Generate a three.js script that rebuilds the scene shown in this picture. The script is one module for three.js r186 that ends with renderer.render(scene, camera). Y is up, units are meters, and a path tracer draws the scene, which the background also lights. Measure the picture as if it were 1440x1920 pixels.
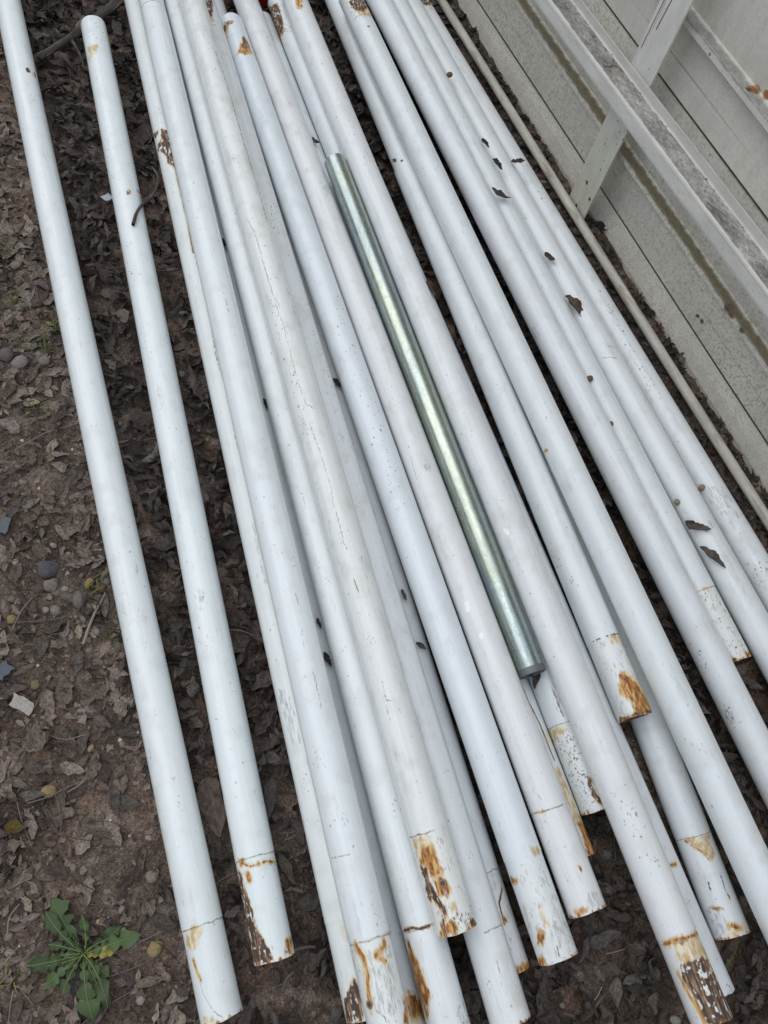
import * as THREE from 'three';
import { mergeGeometries } from 'three/addons/utils/BufferGeometryUtils.js';

// ---------- camera, sky, sun, exposure ----------
const scene = new THREE.Scene();
const camera = new THREE.PerspectiveCamera(67.2, 0.75, 0.02, 200);
camera.position.set(0, 1.322, 0);
camera.up.set(0.28273, 0.42056, -0.86209);
camera.lookAt(0.28497, 1.322 - 0.895, -0.34316);

const SKY_LEVEL = 1.0;
{
  // overcast sky: bright zenith, dimmer towards the horizon, faint cloud mottling
  const w = 256, h = 128, data = new Float32Array(w * h * 4);
  for (let j = 0; j < h; j++) for (let i = 0; i < w; i++) {
    const el = ((j + 0.5) / h - 0.5) * Math.PI, az = (i / w) * Math.PI * 2, s = Math.sin(el);
    let L = s > 0 ? 0.12 + 0.9 * s : 0.1;
    if (s > 0) L *= 1 + 0.07 * Math.sin(az * 3 + s * 5) * Math.cos(az * 2 - s * 9 + 1) + 0.04 * Math.sin(az * 7 + s * 17);
    const k = (j * w + i) * 4, c = s > 0 ? [0.9, 0.985, 1.11] : [0.9, 0.85, 0.8];
    data[k] = L * c[0] * SKY_LEVEL; data[k + 1] = L * c[1] * SKY_LEVEL; data[k + 2] = L * c[2] * SKY_LEVEL; data[k + 3] = 1;
  }
  const t = new THREE.DataTexture(data, w, h, THREE.RGBAFormat, THREE.FloatType);
  t.mapping = THREE.EquirectangularReflectionMapping; t.magFilter = THREE.LinearFilter; t.minFilter = THREE.LinearFilter; t.needsUpdate = true;
  scene.background = t; scene.environment = t;
}
const sun = new THREE.DirectionalLight(0xfff8f0, 0.85);
sun.position.set(-1.9, 4.8, -3.9); sun.target.position.set(0.4, 0, -0.8);
sun.castShadow = true; sun.shadow.radius = 110; sun.shadow.mapSize.set(2048, 2048);
Object.assign(sun.shadow.camera, { left: -3, right: 3, top: 3, bottom: -3, near: 1, far: 14 });
scene.add(sun, sun.target);
const renderer = new THREE.WebGLRenderer({ antialias: true });
renderer.setSize(768, 1024);
renderer.toneMapping = THREE.LinearToneMapping;
renderer.toneMappingExposure = 1.13;
renderer.shadowMap.enabled = true;

// ---------- small helpers ----------
function rng(seed) { let a = seed >>> 0; return () => { a = (a + 0x6D2B79F5) >>> 0; let t = a; t = Math.imul(t ^ (t >>> 15), t | 1); t ^= t + Math.imul(t ^ (t >>> 7), t | 61); return ((t ^ (t >>> 14)) >>> 0) / 4294967296; }; }
const NT = new Float32Array(65536); { const r = rng(77); for (let i = 0; i < 65536; i++) NT[i] = r(); }
function vn(x, y) {   // value noise 0..1
  const xi = Math.floor(x), yi = Math.floor(y); let fx = x - xi, fy = y - yi;
  fx = fx * fx * (3 - 2 * fx); fy = fy * fy * (3 - 2 * fy);
  const a = NT[((yi & 255) << 8) | (xi & 255)], b = NT[((yi & 255) << 8) | ((xi + 1) & 255)], c = NT[(((yi + 1) & 255) << 8) | (xi & 255)], d = NT[(((yi + 1) & 255) << 8) | ((xi + 1) & 255)];
  return a + (b - a) * fx + (c - a) * fy + (a - b - c + d) * fx * fy;
}
const fbm = (x, y, o = 4) => { let s = 0, a = 0.5, n = 0; for (let i = 0; i < o; i++) { s += a * vn(x, y); n += a; x = x * 2.03 + 17.3; y = y * 2.03 + 9.1; a *= 0.5; } return s / n; };
const clamp = (v, a = 0, b = 1) => Math.min(b, Math.max(a, v));
const ss = (a, b, v) => { const t = clamp((v - a) / (b - a)); return t * t * (3 - 2 * t); };
const names = {};
function numbered(n) { const k = names[n] = (names[n] ?? -1) + 1; return k ? `${n}_${String(k).padStart(3, '0')}` : n; }
function shade(o) { o.traverse((m) => { if (m.isMesh) { m.castShadow = true; m.receiveShadow = true; } }); return o; }
function tag(o, label, category, group, kind) { Object.assign(o.userData, { label, category }); if (group) o.userData.group = group; if (kind) o.userData.kind = kind; return o; }
function mesh(name, geo, mat, parent) { const m = new THREE.Mesh(geo, mat); m.name = name; m.castShadow = m.receiveShadow = true; parent.add(m); return m; }
function thing(name, label, category, pos = [0, 0, 0], group) { const g = new THREE.Group(); g.name = numbered(name); g.position.set(...pos); scene.add(g); return tag(g, label, category, group); }
function canvasTex(cv, srgb = true) { const t = new THREE.CanvasTexture(cv); if (srgb) t.colorSpace = THREE.SRGBColorSpace; t.magFilter = THREE.LinearFilter; t.wrapS = t.wrapT = THREE.RepeatWrapping; t.anisotropy = 8; return t; }
function makeCanvas(w, h) { const c = document.createElement('canvas'); c.width = w; c.height = h; return c; }
function pixelTex(w, h, fn, srgb = true) {   // fn(x, y) -> [r, g, b] 0..255
  const d = new Uint8Array(w * h * 4);
  for (let y = 0; y < h; y++) for (let x = 0; x < w; x++) { const c = fn(x, y), k = (y * w + x) * 4; d[k] = clamp(c[0], 0, 255); d[k + 1] = clamp(c[1], 0, 255); d[k + 2] = clamp(c[2], 0, 255); d[k + 3] = 255; }
  const t = new THREE.DataTexture(d, w, h); if (srgb) t.colorSpace = THREE.SRGBColorSpace; t.magFilter = THREE.LinearFilter; t.minFilter = THREE.LinearMipmapLinearFilter; t.generateMipmaps = true; t.wrapS = t.wrapT = THREE.RepeatWrapping; t.needsUpdate = true; return t;
}
function geoFrom(pos, uv, idx, col) { const g = new THREE.BufferGeometry(); g.setAttribute('position', new THREE.Float32BufferAttribute(pos, 3)); if (uv) g.setAttribute('uv', new THREE.Float32BufferAttribute(uv, 2)); if (col) g.setAttribute('color', new THREE.Float32BufferAttribute(col, 3)); g.setIndex(idx); g.computeVertexNormals(); return g; }

// ---------- measured layout (metres; marks: degrees round the post, millimetres from its foot) ----------
const POSTS = {
  P1: { a: [0.0532, 0.0285, -2.1500], b: [-0.1001, 0.0285, 0.1555], foot: 0.123, head: 0 },
  P2: { a: [0.2218, 0.0285, -1.9342], b: [-0.0099, 0.0285, 0.1168], foot: 0.14, head: 1.907 },
  P3: { a: [0.3631, 0.0285, -2.1500], b: [0.0861, 0.0561, 0.2294], foot: 0.127, head: 0 },
  P4: { a: [0.3911, 0.1003, -2.1500], b: [0.1029, 0.1129, 0.2700], foot: 0.138, head: 2.118 },
  U1: { a: [0.4468, 0.0284, -2.1500], b: [0.1152, 0.0283, 0.4200], foot: 0, head: 0 },
  P5: { a: [0.4505, 0.0888, -2.1500], b: [0.1839, 0.0806, 0.2950], foot: 0.141, head: 0 },
  P6: { a: [0.4719, 0.1611, -2.1500], b: [0.2344, 0.1288, 0.1728], foot: 0.133, head: 0 },
  P7: { a: [0.4817, 0.1078, -1.9131], b: [0.2690, 0.0788, 0.3121], foot: 0.123, head: 2.064 },
  P7b: { a: [0.5486, 0.0284, -2.1500], b: [0.3082, 0.0285, 0.2684], foot: 0.137, head: 0 },
  P8: { a: [0.5287, 0.0871, -1.8046], b: [0.3675, 0.0865, 0.2683], foot: 0.141, head: 1.921 },
  P9: { a: [0.6159, 0.0752, -2.1500], b: [0.4359, 0.0906, 0.2314], foot: 0.15, head: 0 },
  P10: { a: [0.6323, 0.0285, -1.8845], b: [0.4765, 0.0337, 0.1698], foot: 0.06, head: 0 },
  P11: { a: [0.6877, 0.0582, -1.9111], b: [0.5390, 0.0500, 0.1170], foot: 0.14, head: 1.879 },
  G: { a: [0.6041, 0.1080, -1.2903], b: [0.5172, 0.0924, -0.1173], foot: 0, head: 0 },
  P12: { a: [0.7010, 0.1162, -1.8642], b: [0.5344, 0.1068, 0.4200], foot: 0.114, head: 0 },
  P12b: { a: [0.7072, 0.0293, -1.3850], b: [0.5925, 0.0313, 0.4200], foot: 0, head: 0 },
  P13: { a: [0.8701, 0.0451, -2.1500], b: [0.6613, 0.0737, 0.0113], foot: 0.135, head: 1.302 },
  P13b: { a: [0.8491, 0.0298, -1.1200], b: [0.6629, 0.0284, 0.3637], foot: 0.154, head: 0 },
  P14: { a: [0.8427, 0.1128, -1.8183], b: [0.6967, 0.1137, 0.4200], foot: 0, head: 2.122 },
  P15: { a: [0.9302, 0.1180, -2.1500], b: [0.8453, 0.0464, 0.4200], foot: 0, head: 0 },
  P16: { a: [0.9863, 0.0953, -2.1500], b: [0.9162, 0.0364, -0.0073], foot: 0.14, head: 0 },
  P17: { a: [1.0381, 0.0639, -2.1500], b: [0.9769, 0.0394, 0.4200], foot: 0, head: 0 },
  P18: { a: [1.0831, 0.0282, -1.9289], b: [1.0617, 0.0375, 0.4200], foot: 0, head: 0 },
};
const MARKS = {
  P1: [
    ['seam',[[-56,123],[93,121]]],
    ['tan',[[-54,119],[-19,124],[2,121],[-7,106],[-38,92],[-60,101]]],
    ['streak',[[-43,83],[-39,69],[-31,55]],5],
    ['crack',[[-37,56],[-30,35],[-14,15],[8,2]],1.5],
    ['dark',[[20,1935],[36,1940],[36,1928],[23,1921]]],
    ['dark',[[51,1929],[64,1936],[61,1922],[50,1919]]],
    ['smudge',[[22,695],[38,688],[30,660],[18,660],[22,678]]],
    ['crack',[[7,294],[13,289],[3,284]],1.2],
    ['crack',[[1,329],[14,330],[8,326]],1.2],
    ['tan',[[-49,15],[3,2],[85,-2],[81,-8],[1,-3],[-57,4]]],
  ],
  P2: [
    ['seam',[[-60,143],[71,139]]],
    ['streak',[[-49,139],[-17,129],[31,130],[69,125]],4],
    ['rust',[[-40,122],[-26,120],[-22,111],[-36,112]]],
    ['rust',[[-51,142],[-35,139],[-40,136],[-54,137]]],
    ['dark',[[-89,134],[-55,122],[-51,103],[-41,82],[-36,48],[-15,23],[-3,3],[-56,0],[-89,13],[-89,39],[-89,80],[-89,113]]],
    ['cream',[[-34,53],[-4,23],[17,4],[-15,-2],[-41,26]]],
    ['rust',[[43,21],[73,20],[55,3],[27,2]]],
    ['tan',[[-50,1966],[11,1956],[-8,1925],[-56,1920]]],
    ['speck',[[-59,1662],[-37,1651],[-33,1520],[-89,1548]],24],
    ['speck',[[-19,2029],[88,2063],[58,1968],[-35,1971]],20],
    ['speck',[[-60,1302],[8,1275],[0,1247],[-61,1274]],10],
    ['dark',[[7,1486],[21,1488],[15,1476],[7,1477]]],
    ['smudge',[[-17,572],[4,566],[-1,534],[-21,528]]],
  ],
  P3: [
    ['dark',[[-24,1761],[-1,1748],[2,1706],[5,1656],[6,1623],[-11,1641],[-28,1650],[-27,1677],[-49,1698],[-78,1715],[-37,1726]]],
    ['dark',[[-79,1767],[-40,1757],[-60,1744]]],
    ['streakdark',[[0,1639],[0,1559],[1,1471],[-5,1388]],6],
    ['crack',[[-4,1378],[2,1283],[-2,1194],[-9,1125],[-3,1058],[-4,986],[-6,928],[-1,860],[-3,791]],3],
    ['crack',[[-5,784],[-2,732],[0,664],[-3,584],[-5,514],[-5,449],[-7,393],[-8,343]],2.5],
    ['smudge',[[-14,779],[3,776],[0,648],[-17,650]]],
    ['smudge',[[-59,472],[-20,466],[-13,379],[-47,385]]],
    ['dark',[[-42,36],[-17,53],[-7,34],[-16,1],[-82,1],[-64,31]]],
    ['tan',[[-26,122],[-14,119],[-18,96],[-28,107]]],
  ],
  P4: [
    ['seam',[[-70,137],[77,135]]],
    ['cream',[[-73,135],[68,132],[50,27],[-87,40]]],
    ['streak',[[-47,132],[-33,117],[-33,98],[-43,78],[-47,61]],8],
    ['streak',[[-2,115],[15,121],[26,122],[34,128]],6],
    ['streak',[[9,110],[25,106]],5],
    ['smudge',[[-18,103],[44,100],[18,45],[-36,52]]],
    ['crack',[[-30,54],[-15,46],[-12,39]],2],
    ['crack',[[16,55],[9,46],[12,35]],1.5],
    ['rust',[[53,56],[68,47],[54,26],[31,30]]],
    ['seam',[[-54,2138],[49,2137]]],
    ['dark',[[43,135],[77,135],[68,132]]],
    ['crack',[[11,1249],[12,1223],[14,1202]],2],
    ['crack',[[13,642],[15,621]],1.5],
    ['crack',[[10,510],[11,476],[9,449]],1.5],
    ['crack',[[-67,248],[-5,246]],1.2],
  ],
  U1: [
    ['rust',[[13,199],[59,180],[57,160],[4,173]]],
    ['tan',[[14,201],[81,173],[48,153],[-2,161]]],
  ],
  P5: [
    ['seam',[[-88,143],[11,141]]],
    ['tan',[[-70,141],[-57,120],[-42,96],[-65,84],[-84,113]]],
    ['rust',[[-73,134],[-59,117],[-49,94],[-44,76],[-42,63],[-74,33],[-88,50],[-95,74],[-91,101]]],
    ['streakdark',[[-74,102],[-70,79],[-71,57],[-71,35]],4],
    ['streakdark',[[-77,144],[-38,146],[-19,142],[11,142]],3],
    ['smudge',[[39,53],[73,40],[57,11],[16,18]]],
    ['speck',[[34,56],[79,38],[57,11],[12,19]],20],
    ['crack',[[-35,553],[-6,563]],1],
    ['crack',[[-26,843],[-28,812]],1.5],
  ],
  P6: [
    ['seam',[[-76,133],[-3,133]]],
    ['cream',[[-80,131],[76,117],[60,1],[-87,-1]]],
    ['tan',[[-69,130],[-9,131],[-5,103],[-72,101]]],
    ['rust',[[-38,118],[-17,117],[-13,100],[-7,80],[-22,75],[-37,77],[-42,94],[-64,96],[-53,110]]],
    ['dark',[[-73,92],[-51,90],[-46,71],[-37,52],[-26,32],[-32,19],[-38,34],[-60,54]]],
    ['rust',[[-41,71],[-14,72],[1,56],[-9,48],[-34,56]]],
    ['dark',[[-66,73],[-60,54],[-65,45],[-85,50]]],
    ['tan',[[-9,48],[4,37],[1,17],[-15,31]]],
    ['dark',[[41,13],[71,0],[41,-3],[24,6]]],
    ['rust',[[-50,17],[-11,14],[-9,1],[-72,1]]],
    ['streakdark',[[-40,22],[-43,11],[-45,0]],4],
    ['speck',[[-36,38],[76,26],[60,1],[-63,1]],50],
    ['crack',[[-24,1194],[-22,1121],[-19,1070],[-17,1016],[-19,941],[-20,899],[-15,857],[4,845]],1.8],
    ['crack',[[-22,1168],[-21,1108],[-10,1068]],1.4],
    ['crack',[[-13,1052],[-15,1020],[-8,1007]],1.3],
    ['crack',[[37,1115],[51,1093],[47,1058],[53,1011]],2.2],
    ['crack',[[28,1777],[39,1646],[38,1483],[46,1362],[38,1284]],2.4],
    ['crack',[[-38,1294],[-24,1257],[-22,1198]],2],
    ['crack',[[-21,818],[-13,759],[-11,690],[-19,651]],1.5],
    ['crack',[[-17,644],[-17,608],[-21,589],[-12,573]],2],
    ['crack',[[-20,525],[-18,501]],3],
    ['crack',[[-22,356],[-27,327],[-12,324]],1.5],
    ['crack',[[-32,319],[-30,297]],1.5],
    ['smudge',[[16,559],[36,559],[27,546],[12,547]]],
    ['smudge',[[15,531],[35,530],[28,520],[12,520]]],
    ['speck',[[-42,1097],[-12,1085],[-27,794],[-64,801]],40],
  ],
  P7: [
    ['dark',[[-1,2150],[42,2161],[13,2094],[-5,2087]]],
    ['tan',[[-3,2093],[13,2094],[5,2068],[-6,2075]]],
    ['seam',[[-11,2063],[5,2062]]],
    ['speck',[[29,1321],[75,1331],[22,911],[-3,949]],60],
    ['speck',[[20,1519],[75,1537],[11,1421],[-16,1424]],26],
    ['seam',[[-2,123],[75,116]]],
    ['crack',[[-7,92],[-1,78],[-8,50]],1.5],
  ],
  P7b: [
    ['seam',[[6,141],[74,139]]],
    ['cream',[[10,138],[74,138],[74,-1],[1,4]]],
    ['streakdark',[[43,113],[13,95],[10,78],[9,66]],3],
    ['streak',[[11,75],[18,69]],6],
    ['rust',[[6,7],[74,3],[74,-3],[3,3]]],
  ],
  P8: [
    ['seam',[[-71,1944],[42,1934]]],
    ['rust',[[23,1997],[37,1970],[37,1938],[-1,1928],[-27,1943],[2,1969]]],
    ['dark',[[24,1991],[32,1961],[12,1938],[-1,1962]]],
    ['tan',[[-50,2051],[-22,2044],[-60,2000],[-66,2023]]],
    ['dark',[[-47,2055],[-19,2050],[4,2047],[-36,2036],[-67,2030]]],
    ['tan',[[10,150],[53,149],[41,136],[14,137]]],
    ['tan',[[-11,107],[-2,100],[-6,89],[-17,88]]],
    ['tan',[[-27,75],[-11,75],[-12,63],[-9,50],[-17,42],[-26,48],[-21,62]]],
    ['rust',[[-53,42],[-31,42],[-37,37],[-53,28],[-67,27]]],
    ['rust',[[-93,7],[-58,9],[-61,3],[-106,0]]],
    ['rust',[[-82,119],[-60,115],[-67,112],[-92,114]]],
    ['crack',[[-11,20],[-13,11],[-15,2]],3],
    ['smudge',[[29,85],[71,67],[45,15],[-25,22]]],
    ['smudge',[[-75,84],[-62,74],[-80,31],[-106,35]]],
    ['crack',[[-23,126],[-24,114],[-19,103]],1.5],
    ['cream',[[-43,131],[71,137],[48,3],[-98,2]]],
    ['speck',[[-21,1221],[71,1229],[12,740],[-47,751]],50],
  ],
  P9: [
    ['seam',[[-81,151],[21,148]]],
    ['streak',[[-71,151],[-30,149]],3],
    ['dark',[[-1,65],[9,64],[6,57],[-1,59]]],
    ['smudge',[[-3,27],[62,20],[69,2],[-10,6]]],
    ['rust',[[-60,5],[-19,8],[-18,3],[-56,2]]],
    ['smudge',[[-8,763],[17,760],[7,746],[-17,749]]],
    ['crack',[[-41,785],[-48,746],[-52,721]],1.2],
    ['pale',[[-41,499],[-25,495],[-36,475],[-49,481]]],
    ['pale',[[-34,439],[-18,436],[-24,428],[-37,431]]],
    ['crack',[[-13,1737],[9,1717]],1.5],
    ['smudge',[[5,1459],[68,1476],[40,1433],[3,1428]]],
  ],
  P10: [
    ['tan',[[7,140],[36,136],[68,49],[68,-7],[20,-3],[16,56]]],
    ['rust',[[24,50],[68,45],[68,-5],[20,-3],[21,26]]],
    ['streakdark',[[11,290],[13,252],[25,208],[27,149]],3],
  ],
  P11: [
    ['dark',[[-112,2021],[-31,1991],[-39,1926],[-51,1900],[-112,1918],[-110,1957]]],
    ['rust',[[-85,1952],[-58,1918],[-64,1895],[-112,1911],[-112,1935]]],
    ['cream',[[-68,2014],[-12,1957],[-11,1876],[-112,1918]]],
    ['seam',[[-112,1918],[-12,1873]]],
    ['seam',[[-97,144],[-4,142]]],
    ['tan',[[-95,141],[-16,138],[-30,128],[-64,127],[-91,115],[-112,120]]],
    ['cream',[[-97,144],[-5,141],[1,64],[-112,78]]],
    ['speck',[[-80,129],[-6,120],[1,64],[-92,77]],80],
    ['dark',[[-14,60],[-10,43],[-12,26],[-4,5],[-17,13],[-24,34]]],
    ['crack',[[-17,198],[-18,174],[-17,152]],3],
    ['speck',[[-84,73],[-12,63],[-8,3],[-81,2]],60],
    ['smudge',[[-11,222],[-7,181],[-15,155],[-33,170]]],
  ],
  P12: [
    ['rust',[[-22,2211],[5,2207],[-3,2180],[-26,2180],[-29,2200]]],
    ['seam',[[-79,110],[64,107]]],
    ['streak',[[-74,110],[-23,112],[64,107]],5],
    ['tan',[[-46,108],[64,106],[64,79],[64,51],[15,60],[10,84],[-35,81],[-50,88]]],
    ['dark',[[-41,80],[-21,80],[4,84],[40,74],[64,51],[64,23],[35,-7],[-43,5],[-45,41],[-60,65]]],
    ['dark',[[-30,110],[-13,112],[7,109],[-6,108],[-23,106]]],
    ['streak',[[-65,72],[-58,44],[-48,21],[-47,6]],6],
    ['cream',[[-75,110],[-22,108],[-49,15],[-114,3]]],
    ['chip',[[64,1404],[63,1392],[64,1343],[64,1329],[50,1336]]],
    ['pale',[[-51,783],[-33,775],[-34,765],[-49,773]]],
    ['smudge',[[62,1851],[62,1840],[62,1819],[62,1835]]],
    ['speck',[[-53,327],[15,311],[9,205],[-38,202]],25],
  ],
  P12b: [
    ['streak',[[4,187],[26,186]],5],
    ['smudge',[[12,18],[36,4],[30,-43],[0,-37]]],
    ['speck',[[12,18],[36,4],[30,-43],[0,-37]],50],
    ['crack',[[22,1303],[37,1253],[43,1193],[37,1147]],1.5],
  ],
  P13: [
    ['crack',[[-61,139],[-34,139]],3],
    ['crack',[[-13,139],[47,139]],3],
    ['tan',[[-7,138],[45,138],[61,115],[-6,125]]],
    ['rust',[[-20,76],[-2,69],[21,55],[41,39],[61,9],[41,-4],[-23,0],[-10,22],[-38,39],[-31,59]]],
    ['tan',[[-5,80],[28,67],[61,43],[61,18],[29,39],[-12,56]]],
    ['dark',[[-90,4],[-18,5],[61,3],[61,-5],[-82,-5]]],
    ['cream',[[-65,139],[61,138],[61,42],[-66,7],[-88,13]]],
    ['chip',[[-80,1335],[-54,1323],[-61,1315],[-81,1327]]],
    ['chip',[[-37,1312],[-26,1308],[-30,1302],[-39,1305]]],
    ['speck',[[-116,357],[-68,329],[-31,236],[-68,251]],16],
  ],
  P13b: [
    ['seam',[[-88,151],[32,149]]],
    ['tan',[[-63,151],[31,148],[19,119],[4,109],[-15,118],[-34,137]]],
    ['streak',[[-60,148],[-16,124],[-9,112],[7,108]],3],
    ['crack',[[-36,82],[-37,70]],4],
    ['crack',[[10,88],[6,67],[10,51]],4],
    ['smudge',[[-81,49],[-37,49],[-23,15],[-79,3]]],
    ['dark',[[-62,47],[-22,42],[-43,42]]],
    ['tan',[[-40,19],[37,16],[32,4],[-39,1]]],
    ['rust',[[-27,23],[18,11],[6,8],[-37,16]]],
  ],
  P14: [
    ['dark',[[-44,2197],[58,2205],[58,2182],[8,2148],[-20,2145],[-39,2174]]],
    ['tan',[[-35,2165],[58,2181],[58,2140],[-16,2123]]],
    ['cream',[[-60,2215],[58,2202],[58,2140],[-34,2124],[-63,2175]]],
    ['seam',[[-47,2134],[58,2140]]],
    ['tan',[[-112,62],[-70,66],[-88,52]]],
    ['streak',[[-110,906],[-74,903]],4],
    ['chip',[[-13,2093],[0,2092],[-5,2087],[-14,2088]]],
  ],
  P15: [
    ['speck',[[-75,471],[-51,467],[-62,429],[-123,429]],20],
    ['speck',[[-71,369],[-49,365],[-68,327],[-101,343]],20],
    ['smudge',[[-75,366],[-51,362],[-62,332],[-90,342]]],
    ['crack',[[-79,876],[-88,830],[-107,783]],2],
    ['smudge',[[-84,1195],[-60,1185],[-75,1154],[-116,1178]]],
  ],
  P16: [
    ['seam',[[-37,140],[53,139]]],
    ['tan',[[-27,143],[8,142],[-1,134],[-27,136]]],
    ['cream',[[-38,138],[53,137],[53,-2],[-46,0]]],
    ['rust',[[11,10],[53,8],[53,-2],[10,-4]]],
    ['dark',[[-42,11],[-15,0],[53,-2],[50,-7],[-40,-6],[-49,1]]],
    ['speck',[[-30,133],[28,127],[53,6],[-38,9]],40],
  ],
  P17: [
    ['crack',[[-22,1118],[-8,1107],[16,1100]],1.5],
    ['crack',[[-53,1088],[-28,1082],[0,1073]],1.5],
    ['speck',[[50,1143],[49,1121],[50,911],[24,925]],20],
    ['smudge',[[-6,688],[21,680],[13,662],[-11,669]]],
  ],
  P18: [
    ['dark',[[-19,2287],[49,2295],[24,2263],[-13,2263]]],
    ['tan',[[1,2268],[34,2267],[19,2239],[-7,2246]]],
    ['speck',[[-10,1307],[-1,1237],[-14,953],[-54,975]],60],
    ['smudge',[[-53,755],[6,740],[12,690],[-70,706]]],
    ['speck',[[-54,585],[10,571],[-43,525],[-80,538]],30],
    ['speck',[[49,1970],[49,1891],[34,1517],[-32,1530]],50],
    ['smudge',[[-61,699],[19,681],[15,665],[-51,688]]],
  ],
};
const PEBBLES = [[-0.18,-0.59,0.031,'#5b5c60'], [-0.182,-0.56,0.023,'#8a7f74'], [-0.145,-0.52,0.028,'#7d756e'], [-0.122,-0.544,0.018,'#9c8452'], [-0.106,-0.531,0.018,'#6b5a4c'], [-0.095,-0.539,0.013,'#8d8782'], [-0.163,-0.544,0.012,'#9a938c'], [-0.185,-0.513,0.017,'#8b8079'], [-0.2,-0.519,0.01,'#98908a'], [-0.255,-0.522,0.015,'#94865c'], [-0.228,-0.62,0.011,'#b8ab98'], [-0.163,-0.631,0.011,'#aba196'], [-0.132,-0.563,0.008,'#7d6f66'], [-0.248,-0.557,0.014,'#7c726b'], [-0.202,-0.558,0.017,'#5f5049'], [-0.148,-0.445,0.012,'#7d6f55'], [-0.151,-0.427,0.011,'#8c8178'], [-0.242,-0.4,0.015,'#7f7557'], [-0.212,-0.415,0.008,'#7a6e66'], [-0.183,-0.27,0.011,'#a08f70'], [-0.258,-0.23,0.02,'#a8916d'], [-0.145,-0.055,0.019,'#8e857c'], [-0.165,0.039,0.02,'#a08c63'], [-0.196,-0.028,0.01,'#9a8d85'], [-0.231,-0.025,0.008,'#c0a983'], [-0.201,0.094,0.011,'#9c938b'], [-0.341,0.003,0.011,'#7b7162'], [-0.16,-0.124,0.007,'#b5aba3'], [-0.248,-0.11,0.011,'#8b7f74'], [-0.352,-0.055,0.013,'#8b8179'], [-0.14,-1.026,0.028,'#8c837f'], [-0.158,-1.05,0.025,'#6f6662'], [-0.1,-1.278,0.021,'#86776b'], [-0.095,-1.019,0.019,'#8d847d'], [-0.102,-1.23,0.016,'#6f6055'], [-0.189,-0.745,0.01,'#84786c'], [-0.163,-0.751,0.005,'#d8d4cd'], [-0.09,-0.813,0.006,'#c9c2bb'], [0.15,-0.757,0.012,'#9b8264'], [-0.015,0.136,0.011,'#6f655f'], [0.049,0.221,0.02,'#635d5a'], [0.541,0.189,0.015,'#7f7a76'], [0.371,0.347,0.011,'#8f8a86'], [0.527,0.433,0.017,'#a39d98'], [-0.182,-0.155,0.004,'#d9d6d2'], [-0.139,-0.267,0.007,'#cfc9c3'], [-0.232,-0.43,0.005,'#c2bcb4'], [-0.094,-0.356,0.009,'#867c74'], [-0.142,-0.733,0.01,'#7c7168'], [-0.2,-0.75,0.011,'#6a5d50'], [0.397,0.326,0.008,'#9d968f'], [0.536,0.265,0.009,'#8c857d'], [0.433,0.341,0.009,'#80776f'], [-0.004,0.184,0.012,'#675e58'], [0.02,0.208,0.009,'#7a7069'], [0.146,-0.914,0.012,'#8a8078'], [0.007,-0.84,0.01,'#857a72']];
const POST_LEAVES = [[0.937,0.093,-1.114,0.036,30,'#6b5c54'], [1.041,0.076,-1.219,0.031,-30,'#6d625c'], [0.98,0.088,-1.213,0.028,60,'#3c3632'], [0.975,0.096,-1.274,0.02,60,'#45403b'], [0.985,0.07,-0.935,0.027,60,'#5b4a3c'], [0.981,0.067,-0.803,0.047,60,'#6b5a4a'], [1.039,0.011,-0.37,0.053,-60,'#6a625c'], [0.966,0.058,-0.26,0.04,20,'#716963'], [0.964,0.057,-0.195,0.042,60,'#6a625b'], [0.373,0.058,-0.323,0.022,70,'#6d655e'], [0.367,0.057,-0.231,0.025,40,'#6f6760'], [0.311,0.057,-1.162,0.028,60,'#4c4642'], [0.604,0.059,-1.404,0.029,45,'#5a5450'], [0.208,0.058,-0.261,0.028,70,'#48433f'], [0.217,0.058,-0.325,0.019,70,'#55504c'], [0.53,0.066,-0.114,0.032,100,'#57504b'], [0.418,0.058,-0.769,0.029,40,'#45423f'], [0.269,0.058,-0.764,0.025,70,'#4b4643'], [0.697,0.054,-0.942,0.042,70,'#6b5847']];
const SEEDS = [[0.992,0.097,-1.518,0.016], [0.917,0.077,-0.623,0.015], [0.912,0.072,-0.516,0.01], [1.041,0.046,-0.336,0.016], [0.966,0.055,-0.322,0.013]];
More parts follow.
